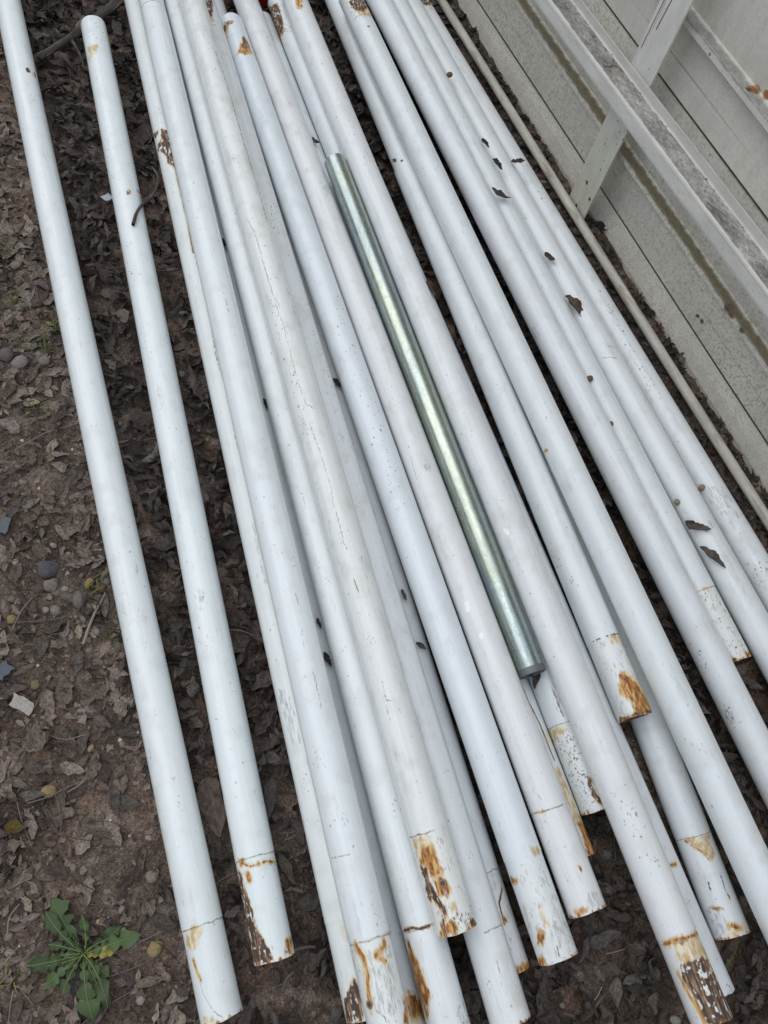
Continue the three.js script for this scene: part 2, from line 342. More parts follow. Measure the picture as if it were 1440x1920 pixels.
const GROUND_LEAVES = [[-0.03,-0.113,0.092,75,'#75675d',0.5], [-0.313,-0.197,0.029,5,'#7d6a26',0.75], [-0.221,-0.454,0.037,110,'#7f746d',0.5], [-0.173,-0.41,0.044,100,'#7c716a',0.5], [-0.158,-0.304,0.036,35,'#857a73',0.45], [-0.125,-0.274,0.038,15,'#6b635c',0.4], [-0.192,-0.284,0.041,95,'#776c66',0.45], [-0.273,-0.403,0.041,-15,'#7f756f',0.4], [0.472,0.292,0.064,-20,'#7d7874',0.35], [0.455,0.264,0.035,80,'#5a534e',0.6], [0.455,0.362,0.043,100,'#8a817a',0.5], [0.43,0.328,0.038,60,'#6d655f',0.5], [-0.249,-0.022,0.036,20,'#7e746d',0.5], [-0.168,-0.18,0.048,80,'#7d746e',0.4], [-0.155,-0.171,0.048,10,'#78706a',0.5], [-0.251,0.081,0.043,110,'#7c746d',0.45], [-0.278,0.041,0.043,90,'#756d67',0.45], [-0.158,-0.525,0.04,30,'#8b817a',0.4], [-0.23,-0.596,0.04,100,'#7d756e',0.4], [0.053,-0.094,0.067,95,'#5a534f',0.3], [0.08,-0.032,0.042,70,'#6a625c',0.5], [0.066,0.068,0.049,-20,'#625b56',0.5], [0.029,-1.014,0.035,60,'#6f6660',0.5], [0.058,-1.153,0.036,10,'#8b8178',0.6], [0.254,-1.58,0.067,80,'#5c5047',0.6], [0.242,-1.565,0.048,95,'#564b44',0.55], [-0.146,0.01,0.043,20,'#6a6059',0.5], [-0.279,-0.232,0.039,0,'#857c76',0.4], [-0.061,-1.213,0.041,40,'#857b74',0.5], [1.012,-0.279,0.035,10,'#6d6560',0.5], [0.414,-0.189,0.019,10,'#555',0.5], [-0.212,-0.711,0.027,120,'#70737a',0.4], [0.618,0.253,0.032,60,'#5d5550',0.5], [0.597,0.453,0.053,30,'#5d5651',0.5], [-0.016,0.146,0.031,80,'#6e6761',0.35]];
const TWIGS = [[[0.048, -1.702], [0.137, -1.475]],[[0.183, -1.358], [0.145, -1.482]],[[-0.057, -0.046], [-0.019, -0.072]],[[-0.156, -0.44], [-0.102, -0.516]],[[-0.247, -0.512], [-0.173, -0.496]],[[0.052, -0.391], [0.124, -0.35]],[[-0.013, 0.162], [0.022, 0.144]],[[0.328, 0.341], [0.393, 0.377]],[[0.393, 0.377], [0.432, 0.36]],[[0.468, 0.313], [0.533, 0.315]],[[0.222, -1.623], [0.295, -1.758]],[[0.392, 0.361], [0.439, 0.348]],[[-0.289, -0.224], [-0.221, -0.226]],[[-0.231, -0.218], [-0.195, -0.237]],[[-0.186, -0.029], [-0.214, -0.011]],[[0.015, 0.117], [0.063, 0.137]],[[-0.253, -0.36], [-0.215, -0.405]],[[-0.182, -0.838], [-0.063, -0.861]],[[-0.275, -0.252], [-0.214, -0.24]],[[-0.351, -0.06], [-0.327, -0.091]],[[-0.046, 0.141], [0.015, 0.152]],[[-0.258, -0.501], [-0.215, -0.545]]];
const GRASS = [[-0.116, -1.17], [-0.064, -1.101], [-0.128, -1.072], [-0.077, -1.044], [-0.127, -0.924], [-0.182, -0.658], [-0.102, -0.436], [-0.115, -0.536], [-0.363, -0.008], [-0.108, -1.319], [0.639, 0.413], [0.678, 0.043]];
const HOLES = { P6: [-14, 65], P4: [-47, 63] };

// ---------- ground ----------
const POST_LIST = Object.entries(POSTS);
function axisAt(p, z) { const t = (z - p.a[2]) / (p.b[2] - p.a[2]); return [p.a[0] + (p.b[0] - p.a[0]) * t, p.a[1] + (p.b[1] - p.a[1]) * t, t]; }
function groundH(x, z) {
  let h = -0.0075 + (fbm(x * 4 + 31, z * 4 + 7, 2) - 0.5) * 0.022;
  h += (fbm(x * 26, z * 26 + 50, 3) - 0.5) * 0.012;
  h += (vn(x * 85 + 3, z * 85) - 0.5) * 0.005;
  const cl = vn(x * 60 + 80, z * 60 + 80); h += cl > 0.62 ? (cl - 0.62) * 0.014 : 0;
  if (x > 1.13 && x < 1.5) h = Math.min(h, -0.002) + 0.004 * vn(x * 40, z * 40);
  // soil pressed down under posts that lie on it
  for (const [, p] of POST_LIST) { if (p.a[1] > 0.06 && p.b[1] > 0.06) continue; if (z < p.a[2] - 0.02 || z > p.b[2] + 0.02) continue; const q = axisAt(p, z), d = Math.abs(x - q[0]); if (d < 0.032) { const bot = q[1] - Math.sqrt(Math.max(0, 0.0305 * 0.0305 - d * d)); if (h > bot) h = bot - 0.0005; } }
  return h;
}
{
  const line = (lo, hi, step, far) => { const a = far.map((f) => lo - f).reverse(); for (let v = lo; v <= hi + 1e-6; v += step) a.push(v); return a.concat(far.map((f) => hi + f)); };
  const far = [0.05, 0.15, 0.4, 1, 2.5, 6, 15, 40], xs = line(-0.75, 1.4, 0.0065, far), zs = line(-2.5, 0.8, 0.0065, far);
  const pos = [], uv = [], idx = [], nx = xs.length;
  for (const z of zs) for (const x of xs) { pos.push(x, groundH(x, z), z); uv.push(x, z); }
  for (let j = 0; j < zs.length - 1; j++) for (let i = 0; i < nx - 1; i++) { const a = j * nx + i; idx.push(a, a + nx, a + 1, a + 1, a + nx, a + nx + 1); }
  const map = pixelTex(1024, 1024, (x, y) => {
    const u = x / 1024, v = y / 1024, w = (f) => { const a = fbm(u * f, v * f, 4), b = fbm((u - 1) * f, v * f, 4); return a * (1 - u) + b * u; };
    const big = fbm(u * 8, v * 8, 4), fine = vn(x * 0.55, y * 0.55), grit = vn(x * 0.23 + 40, y * 0.23), rd = fbm(u * 5 + 9, v * 5 + 4, 3);
    let k = 0.66 + 0.8 * (big - 0.2) + 0.42 * (fine - 0.5) + 0.4 * (grit - 0.5);
    let c = [98 * k, (81 - 3 * (rd - 0.5) * 5) * k, (69 - 4 * (rd - 0.5) * 5) * k];
    const dust = ss(0.55, 0.75, fbm(u * 14 + 3, v * 14, 4)) * 0.55; c = c.map((q, i) => q + ([158, 146, 135][i] * (0.8 + 0.4 * fine) - q) * dust);
    if (fine * grit > 0.72) c = [150, 140, 130];
    return c;
  });
  const bump = pixelTex(512, 512, (x, y) => { const v = 255 * (0.5 * vn(x * 0.5, y * 0.5) + 0.5 * vn(x * 0.17 + 9, y * 0.17)); return [v, v, v]; }, false);
  map.repeat.set(1.3, 1.3); bump.repeat.set(2.4, 2.4);
  const m = new THREE.Mesh(geoFrom(pos, uv, idx), new THREE.MeshStandardMaterial({ map, bumpMap: bump, bumpScale: 0.006, roughness: 0.95 }));
  m.name = 'ground'; m.receiveShadow = m.castShadow = true; scene.add(m); tag(m, 'dark brown bare soil under the posts and leaf litter', 'soil', null, 'structure');
}

// ---------- sheet-metal gate ----------
{
  const gate = thing('sheet_metal_gate', 'weathered grey sheet-metal gate with strap, cross beam and bottom rail standing beside the posts', 'gate', [1.2, 0, -0.8]);
  const OX = 1.2, OZ = -0.8, Z0 = -3.4, Z1 = 2.2;
  // extrude an open profile (x, y) along z with sheet thickness; uv: u = metres along z / 3.2, v = 0..1 along the profile
  function sheet(profile, th, yTilt = 0, z0 = Z0, z1 = Z1, nz = 40) {
    const P = profile.map((p) => new THREE.Vector2(...p)), n = P.length, nor = P.map((p, i) => { const a = P[Math.max(0, i - 1)], b = P[Math.min(n - 1, i + 1)], d = b.clone().sub(a).normalize(); return new THREE.Vector2(d.y, -d.x); });
    let len = [0]; for (let i = 1; i < n; i++) len.push(len[i - 1] + P[i].distanceTo(P[i - 1]));
    const pos = [], uv = [], idx = [];
    const ring = [...P.map((p, i) => [p.x, p.y, len[i] / len[n - 1]]), ...P.map((p, i) => [p.x + nor[i].x * th, p.y + nor[i].y * th, len[i] / len[n - 1]]).reverse()];
    const m = ring.length;
    // split vertices per facet so that folds stay crisp
    for (let f = 0; f < m; f++) { const a = ring[f], b = ring[(f + 1) % m], base = pos.length / 3; for (let k = 0; k <= nz; k++) { const z = z0 + (z1 - z0) * k / nz, dy = yTilt * (z + 1.45), wob = 0.0012 * Math.sin(z * 5.1 + a[1] * 30) ; for (const q of [a, b]) { pos.push(q[0] - OX + wob, q[1] + dy, z - OZ); uv.push((z + 2.6) / 3.2, q[2]); } } for (let k = 0; k < nz; k++) { const s = base + k * 2; idx.push(s, s + 1, s + 2, s + 1, s + 3, s + 2); } }
    return geoFrom(pos, uv, idx);
  }
  const LEDGE0 = 0.4335, LEDGE1 = 0.499;
  function panelTex(seed, base, spots, ledge, mott = 0.3, joint = 0.976) {
    const W = 2048, H = 256, cv = makeCanvas(W, H), cx = cv.getContext('2d'), im = cx.createImageData(W, H), d = im.data;
    for (let y = 0; y < H; y++) { const v = 1 - y / H; for (let x = 0; x < W; x++) {
      const a = fbm(x * 0.012 + seed, y * 0.02, 4), g = vn(x * 0.7 + seed * 3, y * 0.7), st = fbm(x * 0.09 + seed, y * 0.012 + 4, 3), bl = ss(0.48, 0.72, fbm(x * 0.42 + seed * 7, y * 0.34, 4)) * (0.35 + 0.9 * a);
      let k = 0.9 + 0.12 * a + 0.06 * (g - 0.5) + 0.08 * (st - 0.5);
      let c = [base[0] * k, base[1] * k, base[2] * k];
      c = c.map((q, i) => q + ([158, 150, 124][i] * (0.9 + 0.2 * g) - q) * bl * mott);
      const led = ss(LEDGE0 - 0.005, LEDGE0 + 0.012, v + 0.012 * (fbm(x * 0.1, 3 + seed, 2) - 0.5)) * (1 - ss(LEDGE1 - 0.01, LEDGE1 + 0.02, v + 0.03 * (fbm(x * 0.13, 9 + seed, 3) - 0.5)));
      if (led > 0) { const e = 0.8 + 0.5 * fbm(x * 0.2, y * 0.4 + seed, 3); c = c.map((q, i) => q + (ledge[i] * e - q) * led * 0.9); }
      if (v > joint) c = [92, 87, 76].map((q) => q * (0.75 + 0.5 * fbm(x * 0.2, y * 0.5 + seed, 2)));   // dark uneven tone painted along the joint between panels
      const k4 = (y * W + x) * 4; d[k4] = clamp(c[0], 0, 255); d[k4 + 1] = clamp(c[1], 0, 255); d[k4 + 2] = clamp(c[2], 0, 255); d[k4 + 3] = 255;
    } }
    cx.putImageData(im, 0, 0); const r = rng(seed * 13 + 5);
    for (let i = 0; i < 60; i++) { cx.fillStyle = `rgba(60,52,44,${0.3 + 0.5 * r()})`; cx.beginPath(); cx.ellipse(r() * W, r() * H, 0.6 + 1.6 * r() ** 3, 1 + 2.5 * r() ** 2, 0, 0, 7); cx.fill(); }
    for (const [z, v, rad, col] of spots) { cx.fillStyle = col; for (let q = 0; q < 5; q++) { cx.globalAlpha = 0.45; cx.beginPath(); cx.ellipse((z + 2.6) / 3.2 * W + (r() - 0.5) * rad, (1 - v) * H + (r() - 0.5) * rad, rad * (0.7 + 0.5 * r()), rad * (0.7 + 0.5 * r()), 0, 0, 7); cx.fill(); } cx.globalAlpha = 1; }
    return canvasTex(cv);
  }
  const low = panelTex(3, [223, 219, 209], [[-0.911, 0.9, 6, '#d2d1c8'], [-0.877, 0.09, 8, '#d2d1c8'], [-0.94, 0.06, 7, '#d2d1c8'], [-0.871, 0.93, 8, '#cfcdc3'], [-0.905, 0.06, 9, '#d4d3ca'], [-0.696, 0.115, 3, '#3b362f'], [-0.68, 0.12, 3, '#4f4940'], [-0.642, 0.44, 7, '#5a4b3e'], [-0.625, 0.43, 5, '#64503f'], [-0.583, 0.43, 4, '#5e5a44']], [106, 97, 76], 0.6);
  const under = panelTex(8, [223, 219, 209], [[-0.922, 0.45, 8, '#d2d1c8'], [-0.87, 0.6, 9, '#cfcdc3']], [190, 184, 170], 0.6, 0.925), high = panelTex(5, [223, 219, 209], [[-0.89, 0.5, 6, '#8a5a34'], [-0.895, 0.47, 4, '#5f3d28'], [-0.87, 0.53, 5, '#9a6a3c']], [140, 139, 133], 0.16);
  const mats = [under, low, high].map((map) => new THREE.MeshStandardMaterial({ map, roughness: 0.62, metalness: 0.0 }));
  for (let k = -1; k < 6; k++) {
    const y = 0.056 + 0.3 * k;
    const prof = [[1.2475, y + 0.0015], [1.2385, y + 0.0016], [1.2376, y + 0.0025], [1.2376, y + 0.05], [1.2378, y + 0.112], [1.217, y + 0.1165], [1.215, y + 0.119], [1.2148, y + 0.1325], [1.2165, y + 0.1345], [1.24, y + 0.1338], [1.242, y + 0.136], [1.2395, y + 0.22], [1.2378, y + 0.2972], [1.2384, y + 0.298], [1.2475, y + 0.2985]];
    if (k < 0) prof.splice(0, prof.length, [1.222, -0.06], [1.2235, 0], [1.23, 0.028], [1.2376, 0.0525], [1.2384, 0.0535], [1.2475, 0.054]);   // bent-out bottom strip
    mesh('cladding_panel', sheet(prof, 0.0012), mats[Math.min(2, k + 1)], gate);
  }
  // cross beam: a channel with a front lip, a flat top and a low back lip
  function beamTex() {
    const W = 2048, H = 256, cv = makeCanvas(W, H), cx = cv.getContext('2d'), im = cx.createImageData(W, H), d = im.data;
    for (let y = 0; y < H; y++) { const v = 1 - y / H; for (let x = 0; x < W; x++) {
      const g = vn(x * 0.6, y * 0.35), a = fbm(x * 0.03, y * 0.02, 4), f = fbm(x * 0.16, y * 0.09, 3);
      let k = 0.92 + 0.12 * a + 0.07 * (g - 0.5), c = [212 * k, 210 * k, 203 * k];
      const edge = 0.03 * (fbm(x * 0.07, 2, 3) - 0.5), top = ss(0.345, 0.39, v + edge) * (1 - ss(0.785, 0.81, v + edge * 0.5));
      if (top > 0) { const m = clamp(0.2 + 1.6 * (fbm(x * 0.016 + 5, y * 0.008, 3) - 0.36)), sp = vn(x * 0.45 + 7, y * 0.16), dirt = [146, 143, 136].map((t) => t * (1.16 - 0.45 * m + 0.5 * (f - 0.5) + 0.3 * (sp - 0.5) + 0.16 * (g - 0.5))); c = c.map((t, i) => t + (dirt[i] - t) * top * 0.95); }
      const k4 = (y * W + x) * 4; d[k4] = clamp(c[0], 0, 255); d[k4 + 1] = clamp(c[1], 0, 255); d[k4 + 2] = clamp(c[2], 0, 255); d[k4 + 3] = 255;
    } }
    cx.putImageData(im, 0, 0); const r = rng(9), X = (z) => (z + 2.6) / 3.2 * W, Y = (v) => (1 - v) * H;
    for (let i = 0; i < 260; i++) { cx.fillStyle = `rgba(52,46,40,${0.3 + 0.6 * r()})`; const v = r() < 0.6 ? 0.77 + 0.04 * r() : 0.02 + 0.8 * r(); cx.beginPath(); cx.ellipse(r() * W, Y(v), 0.8 + 2.2 * r() ** 2, 1 + 3.5 * r() ** 3, 0, 0, 7); cx.fill(); }
    cx.strokeStyle = '#5e4a3e'; cx.lineCap = 'round';
    const wig = (pts, w) => { cx.lineWidth = w; cx.beginPath(); pts.forEach(([z, v], i) => (i ? cx.lineTo(X(z), Y(v)) : cx.moveTo(X(z), Y(v)))); cx.stroke(); };
    wig([[-1.178, 0.44], [-1.172, 0.55], [-1.176, 0.66], [-1.17, 0.74]], 4); wig([[-1.19, 0.74], [-1.192, 0.77]], 5); wig([[-1.16, 0.75], [-1.155, 0.78]], 5);
    wig([[-0.772, 0.44], [-0.76, 0.52], [-0.745, 0.6], [-0.735, 0.62]], 3); wig([[-0.73, 0.5], [-0.72, 0.52]], 4); wig([[-0.575, 0.62], [-0.56, 0.66], [-0.57, 0.7]], 12); cx.strokeStyle = '#7c4d33'; wig([[-0.57, 0.64], [-0.565, 0.68]], 6);
    return canvasTex(cv);
  }
  const yB = 0.3405, beamProfile = [[1.1262, yB - 0.035], [1.125, yB - 0.03], [1.125, yB - 0.006], [1.1262, yB - 0.002], [1.129, yB], [1.172, yB - 0.0005], [1.1745, yB + 0.0012], [1.1755, yB + 0.004], [1.1758, yB + 0.0185], [1.1765, yB + 0.02]];
  mesh('cross_beam', sheet(beamProfile, 0.002, 0.0235), new THREE.MeshStandardMaterial({ map: beamTex(), roughness: 0.7 }), gate);
  // flat strap, standing in front of the cladding and behind the beam
  {
    const W = 128, H = 1024, cv = makeCanvas(W, H), cx = cv.getContext('2d'), im = cx.createImageData(W, H), d = im.data;
    for (let y = 0; y < H; y++) for (let x = 0; x < W; x++) { const k = 0.92 + 0.12 * fbm(x * 0.04, y * 0.02, 4) + 0.08 * (vn(x * 0.8, y * 0.5) - 0.5) , k4 = (y * W + x) * 4; const up = ss(600, 760, y + 60 * fbm(x * 0.05, y * 0.03, 3)); d[k4] = (220 - 18 * up) * k; d[k4 + 1] = (219 - 18 * up) * k; d[k4 + 2] = (213 - 28 * up) * k; d[k4 + 3] = 255; }
    cx.putImageData(im, 0, 0); const r = rng(4), X = (z) => (z + 1.155) / 0.076 * W, Y = (yy) => (1 - (yy + 0.03) / 0.73) * H;
    const rust = (pts, w, col) => { cx.strokeStyle = col; cx.lineWidth = w; cx.beginPath(); pts.forEach(([z, y], i) => (i ? cx.lineTo(X(z), Y(y)) : cx.moveTo(X(z), Y(y)))); cx.stroke(); };
    rust([[-1.147, 0.402], [-1.146, 0.45], [-1.144, 0.52], [-1.143, 0.6]], 4, '#6d5549'); rust([[-1.141, 0.43], [-1.14, 0.5], [-1.137, 0.6]], 2, '#a08d80'); rust([[-1.131, 0.45], [-1.129, 0.48], [-1.126, 0.53], [-1.124, 0.6]], 5, '#75594c');
    for (let i = 0; i < 30; i++) { cx.fillStyle = `rgba(60,50,42,${0.3 + 0.6 * r()})`; cx.beginPath(); cx.ellipse(r() * W, H * (0.4 + 0.6 * r()), 1.2 + 2 * r() ** 2, 1.5 + 3 * r() ** 2, 0, 0, 7); cx.fill(); }
    for (const [z, y] of [[-1.121, 0.086], [-1.12, 0.017], [-1.09, 0.065]]) { cx.fillStyle = '#3a322b'; cx.beginPath(); cx.ellipse(X(z), Y(y), 6, 7, 0, 0, 7); cx.fill(); }
    const sg = new THREE.BoxGeometry(0.004, 0.73, 0.076); const u = sg.attributes.uv, p = sg.attributes.position; for (let i = 0; i < u.count; i++) u.setXY(i, p.getZ(i) / 0.076 + 0.5, p.getY(i) / 0.73 + 0.5);
    sg.translate(1.1845 - OX, 0.335, -1.117 - OZ);
    mesh('strap', sg, new THREE.MeshStandardMaterial({ map: canvasTex(cv), roughness: 0.6 }), gate);
  }
  {
    const pts = []; for (let z = -3.4; z <= 2.2; z += 0.1) pts.push(new THREE.Vector3(1.164 - OX + 0.002 * Math.sin(z * 3), 0.02 + 0.0025 * Math.sin(z * 2.1 + 1), z - OZ));
    const g = new THREE.TubeGeometry(new THREE.CatmullRomCurve3(pts), 120, 0.0112, 12);
    const map = pixelTex(512, 64, (x, y) => { const k = 0.86 + 0.25 * fbm(x * 0.05, y * 0.1, 4) + 0.12 * (vn(x * 0.7, y * 0.7) - 0.5), b = ss(0.6, 0.75, fbm(x * 0.06 + 9, y * 0.1 + 3, 3)); return [196, 191, 180].map((c, i) => (c + ([156, 149, 136][i] - c) * b * 0.7) * k); }); map.repeat.set(3, 1);
    mesh('bottom_rail', g, new THREE.MeshStandardMaterial({ map, roughness: 0.7 }), gate);
  }
}

// ---------- posts ----------
const TINT = { P1: [224, 229, 228], P2: [224, 230, 229], P3: [225, 229, 227], P4: [224, 229, 229], U1: [222, 226, 227], P5: [224, 228, 228], P6: [224, 226, 223], P7: [221, 224, 224], P7b: [222, 225, 227], P8: [220, 226, 229], P9: [221, 222, 222], P10: [222, 225, 226], P11: [219, 225, 227], P12: [222, 224, 224], P12b: [222, 225, 227], P13: [220, 225, 226], P13b: [221, 225, 227], P14: [220, 225, 226], P15: [220, 224, 226], P16: [219, 224, 225], P17: [221, 225, 226], P18: [220, 224, 225] };
const GRUB = { P6: 1.2, P9: 1.05, P12: 0.9, P7: 1.1, P10: 1.1, P18: 1.2 };   // how worn the paint is
const TW = 256, TH = 2048;
function postTextures(key, L) {
  const cv = makeCanvas(TW, TH), cx = cv.getContext('2d'), im = cx.createImageData(TW, TH), d = im.data, base = TINT[key], gr = GRUB[key] ?? 0.8;
  const seed = key.split('').reduce((a, c) => a * 31 + c.charCodeAt(0), 7) % 997, r = rng(seed * 91 + 3), rough = new Float32Array(TW * TH).fill(0);
  for (let y = 0; y < TH; y++) for (let x = 0; x < TW; x++) {
    const st = vn(x * 0.22 + seed, y * 0.013), bl = fbm(x * 0.035 + seed * 1.7, y * 0.04, 3), f = vn(x * 0.9 + seed, y * 0.9);
    const k = 1 + 0.03 * (st - 0.5) * gr + 0.035 * (f - 0.5) * gr; const di = ss(0.5, 0.85, bl) * 0.045 * gr;
    const q = (y * TW + x) * 4; d[q] = clamp(base[0] * k * (1 - di * 0.9), 0, 255); d[q + 1] = clamp(base[1] * k * (1 - di), 0, 255); d[q + 2] = clamp(base[2] * k * (1 - di * 1.15), 0, 255); d[q + 3] = 255; rough[y * TW + x] = di * 1.2;
  }
  cx.putImageData(im, 0, 0);
  const X = (phi) => (phi / 360 + 0.5) * TW, Y = (mm) => (1 - mm / 1000 / L) * TH, mmY = TH / (L * 1000);
  // chips, specks and scuffs in the paint
  for (let i = 0; i < 330 * gr + 120; i++) { const x = r() * TW, y = r() * TH, s = r(); cx.fillStyle = `rgba(${70 + 50 * r() | 0},${66 + 46 * r() | 0},${62 + 44 * r() | 0},${0.12 + 0.45 * r()})`; cx.beginPath(); cx.ellipse(x, y, 0.5 + 1.1 * s ** 4, 0.5 + 1.5 * s ** 3, r() * 3, 0, 7); cx.fill(); }
  for (let i = 0; i < 190 * gr + 60; i++) { const x = r() * TW, y = r() * TH, a = (r() < 0.6 ? Math.PI / 2 : 0) + (r() - 0.5) * 1.2, l = 2 + 9 * r() ** 2; cx.strokeStyle = `rgba(105,104,104,${0.18 + 0.4 * r()})`; cx.lineWidth = 0.5 + 0.7 * r(); cx.beginPath(); cx.moveTo(x, y); cx.quadraticCurveTo(x + Math.cos(a + 0.4) * l * 0.5, y + Math.sin(a + 0.4) * l * 0.5, x + Math.cos(a) * l, y + Math.sin(a) * l); cx.stroke(); }
  for (let i = 0; i < 26 * gr; i++) { const x = r() * TW, y = r() * TH, n = 4 + r() * 9; for (let j = 0; j < n; j++) { cx.fillStyle = `rgba(86,82,78,${0.15 + 0.35 * r()})`; cx.fillRect(x + (r() - 0.5) * 12, y + (r() - 0.5) * 20, 0.8 + r(), 0.8 + 1.4 * r()); } }
  // grey-brown scuffs and dirt smears, grained along the post
  { const m2 = cx.getImageData(0, 0, TW, TH), o = m2.data; for (let i = 0; i < 26 + 26 * gr; i++) { const x = r() * TW, y = r() * TH, hw = 3 + 12 * r(), hh = 8 + 60 * r() ** 2, al = (0.06 + 0.2 * r()) * Math.min(1.2, gr), col = r() < 0.5 ? [150, 148, 144] : [168, 158, 142]; for (let v = Math.max(0, Math.floor(y - hh)); v < Math.min(TH, y + hh); v++) for (let u = Math.floor(x - hw); u < x + hw; u++) { const q = 1 - ((u - x) / hw) ** 2 - ((v - y) / hh) ** 2; if (q <= 0) continue; const g = ss(0.45, 0.75, fbm(u * 0.5 + i * 9, v * 0.12, 2) + 0.25 * (q - 0.5)) * Math.min(1, q * 2) * al; const uu = (u + TW) % TW, k = (v * TW + uu) * 4; for (let c = 0; c < 3; c++) o[k + c] += (col[c] - o[k + c]) * g; rough[v * TW + uu] = Math.max(rough[v * TW + uu], g * 0.9); } } cx.putImageData(m2, 0, 0); }
  // ragged patch: a blurred outline cut by noise
  function patch(pts, colour, amt, alpha, rg, blur = 3, rag = 0.55, soft = 0.56) {
    const P = pts.map(([p, s]) => [X(p), Y(s)]); let x0 = Math.floor(Math.min(...P.map((p) => p[0])) - 9), x1 = Math.ceil(Math.max(...P.map((p) => p[0])) + 9), y0 = Math.floor(Math.min(...P.map((p) => p[1])) - 9), y1 = Math.ceil(Math.max(...P.map((p) => p[1])) + 9);
    x0 = clamp(x0, 0, TW - 2); x1 = clamp(x1, x0 + 1, TW); y0 = clamp(y0, 0, TH - 2); y1 = clamp(y1, y0 + 1, TH);
    const w = x1 - x0, h = y1 - y0, tc = makeCanvas(w, h), t = tc.getContext('2d'); t.filter = `blur(${blur}px)`; t.fillStyle = '#fff'; t.strokeStyle = '#fff'; t.beginPath(); P.forEach((p, i) => (i ? t.lineTo(p[0] - x0, p[1] - y0) : t.moveTo(p[0] - x0, p[1] - y0)));
    if (amt > 0) { t.lineWidth = amt; t.lineCap = 'round'; t.lineJoin = 'round'; t.stroke(); } else { t.closePath(); t.fill(); }
    const mk = t.getImageData(0, 0, w, h).data, m2 = cx.getImageData(x0, y0, w, h), o = m2.data;
    for (let y = 0; y < h; y++) for (let x = 0; x < w; x++) { const k = (y * w + x) * 4, gx = x + x0, gy = y + y0, n = fbm(gx * 0.16 + seed, gy * 0.13, 3); let m = ss(0.28, soft, mk[k + 3] / 255 + (n - 0.5) * rag * (amt > 0 ? 0.7 : 1.4)) * alpha; if (mk[k + 3] < 6) m = 0; if (m <= 0) continue; const c = colour(gx, gy, mk[k + 3] / 255); if (c[3] !== undefined) m *= c[3]; o[k] += (c[0] - o[k]) * m; o[k + 1] += (c[1] - o[k + 1]) * m; o[k + 2] += (c[2] - o[k + 2]) * m; const q = gy * TW + gx; rough[q] = Math.max(rough[q], m * rg); }
    cx.putImageData(m2, x0, y0);
  }
  const mix = (a, b, t) => a.map((v, i) => v + (b[i] - v) * clamp(t));
  const rustC = (x, y) => { const n = fbm(x * 0.26, y * 0.1 + seed, 4), g = vn(x * 0.7, y * 0.45); return mix(mix([208, 164, 92], [172, 106, 42], ss(0.3, 0.54, n)), [98, 58, 34], ss(0.5, 0.72, n + 0.35 * (g - 0.5))); };
  const darkC = (x, y) => { const n = fbm(x * 0.34, y * 0.06 + seed, 3), g = vn(x * 0.7, y * 0.3); return mix(mix([66, 50, 42], [104, 76, 56], ss(0.35, 0.6, n)), [150, 130, 108], ss(0.6, 0.74, n + 0.25 * (g - 0.5))); };
  const tanC = (x, y) => { const n = fbm(x * 0.15, y * 0.1 + seed, 3); const c = mix([222, 204, 160], [186, 148, 88], ss(0.35, 0.65, n)); return [...c, 0.45 + 0.5 * n]; };
  const creamC = (x, y) => { const n = fbm(x * 0.12 + 3, y * 0.08 + seed, 3), g = vn(x * 0.5, y * 0.2 + 7); return g * n > 0.42 ? [150, 145, 136, 0.6] : [228, 225, 216, 0.3 + 0.55 * n]; };
  const smC = (x, y) => { const n = fbm(x * 0.4, y * 0.1 + seed, 3); return [122, 121, 119, ss(0.42, 0.66, n) * 0.75]; };
  const order = { cream: 0, smudge: 1, pale: 1, tan: 2, rust: 3, dark: 4 };
  const marks = (MARKS[key] ?? []).slice().sort((a, b) => (order[a[0]] ?? 5) - (order[b[0]] ?? 5));
  for (const [kind, pts, w] of marks) {
    if (kind === 'cream') patch(pts, creamC, 0, 0.6, 0.25, 3, 0.35);
    else if (kind === 'smudge') patch(pts, smC, 0, 0.42, 0.2, 5, 0.4);
    else if (kind === 'pale') patch(pts, () => [244, 244, 244], 0, 0.8, 0.1, 2);
    else if (kind === 'tan') patch(pts, tanC, 0, 0.9, 0.3, 3.5, 0.8, 0.8);
    else if (kind === 'rust') { patch(pts, tanC, 9, 0.9, 0.25, 4, 0.9, 0.8); patch(pts, rustC, 5, 0.7, 0.4, 3, 1.1, 0.85); patch(pts, rustC, 0, 0.9, 0.55, 2.5, 0.9, 0.85); }
    else if (kind === 'dark') { patch(pts, tanC, 8, 0.6, 0.3, 4, 1, 0.9); patch(pts, rustC, 3.5, 0.6, 0.5, 2.2, 1.1, 0.8); patch(pts, (x, y) => [...darkC(x, y), 1 - ss(0.6, 0.68, fbm(x * 0.19 + 50, y * 0.16 + seed, 3))], 0, 0.97, 0.6, 2, 1, 0.66); }
    else if (kind === 'chip') patch(pts, () => [84, 76, 70], 0, 0.95, 0.5, 1);
    else if (kind === 'streak') { patch(pts, tanC, w * 2, 0.8, 0.3, 3, 0.9, 0.8); patch(pts, rustC, w * 0.8, 0.85, 0.5, 1.5, 0.9, 0.75); }
    else if (kind === 'streakdark') { patch(pts, tanC, w * 1.5, 0.8, 0.3, 2); patch(pts, darkC, w * 0.8, 1, 0.5, 1); }
    else if (kind === 'crack') {
      const P = pts.map(([p, s]) => [X(p), Y(s)]); cx.lineCap = 'round';
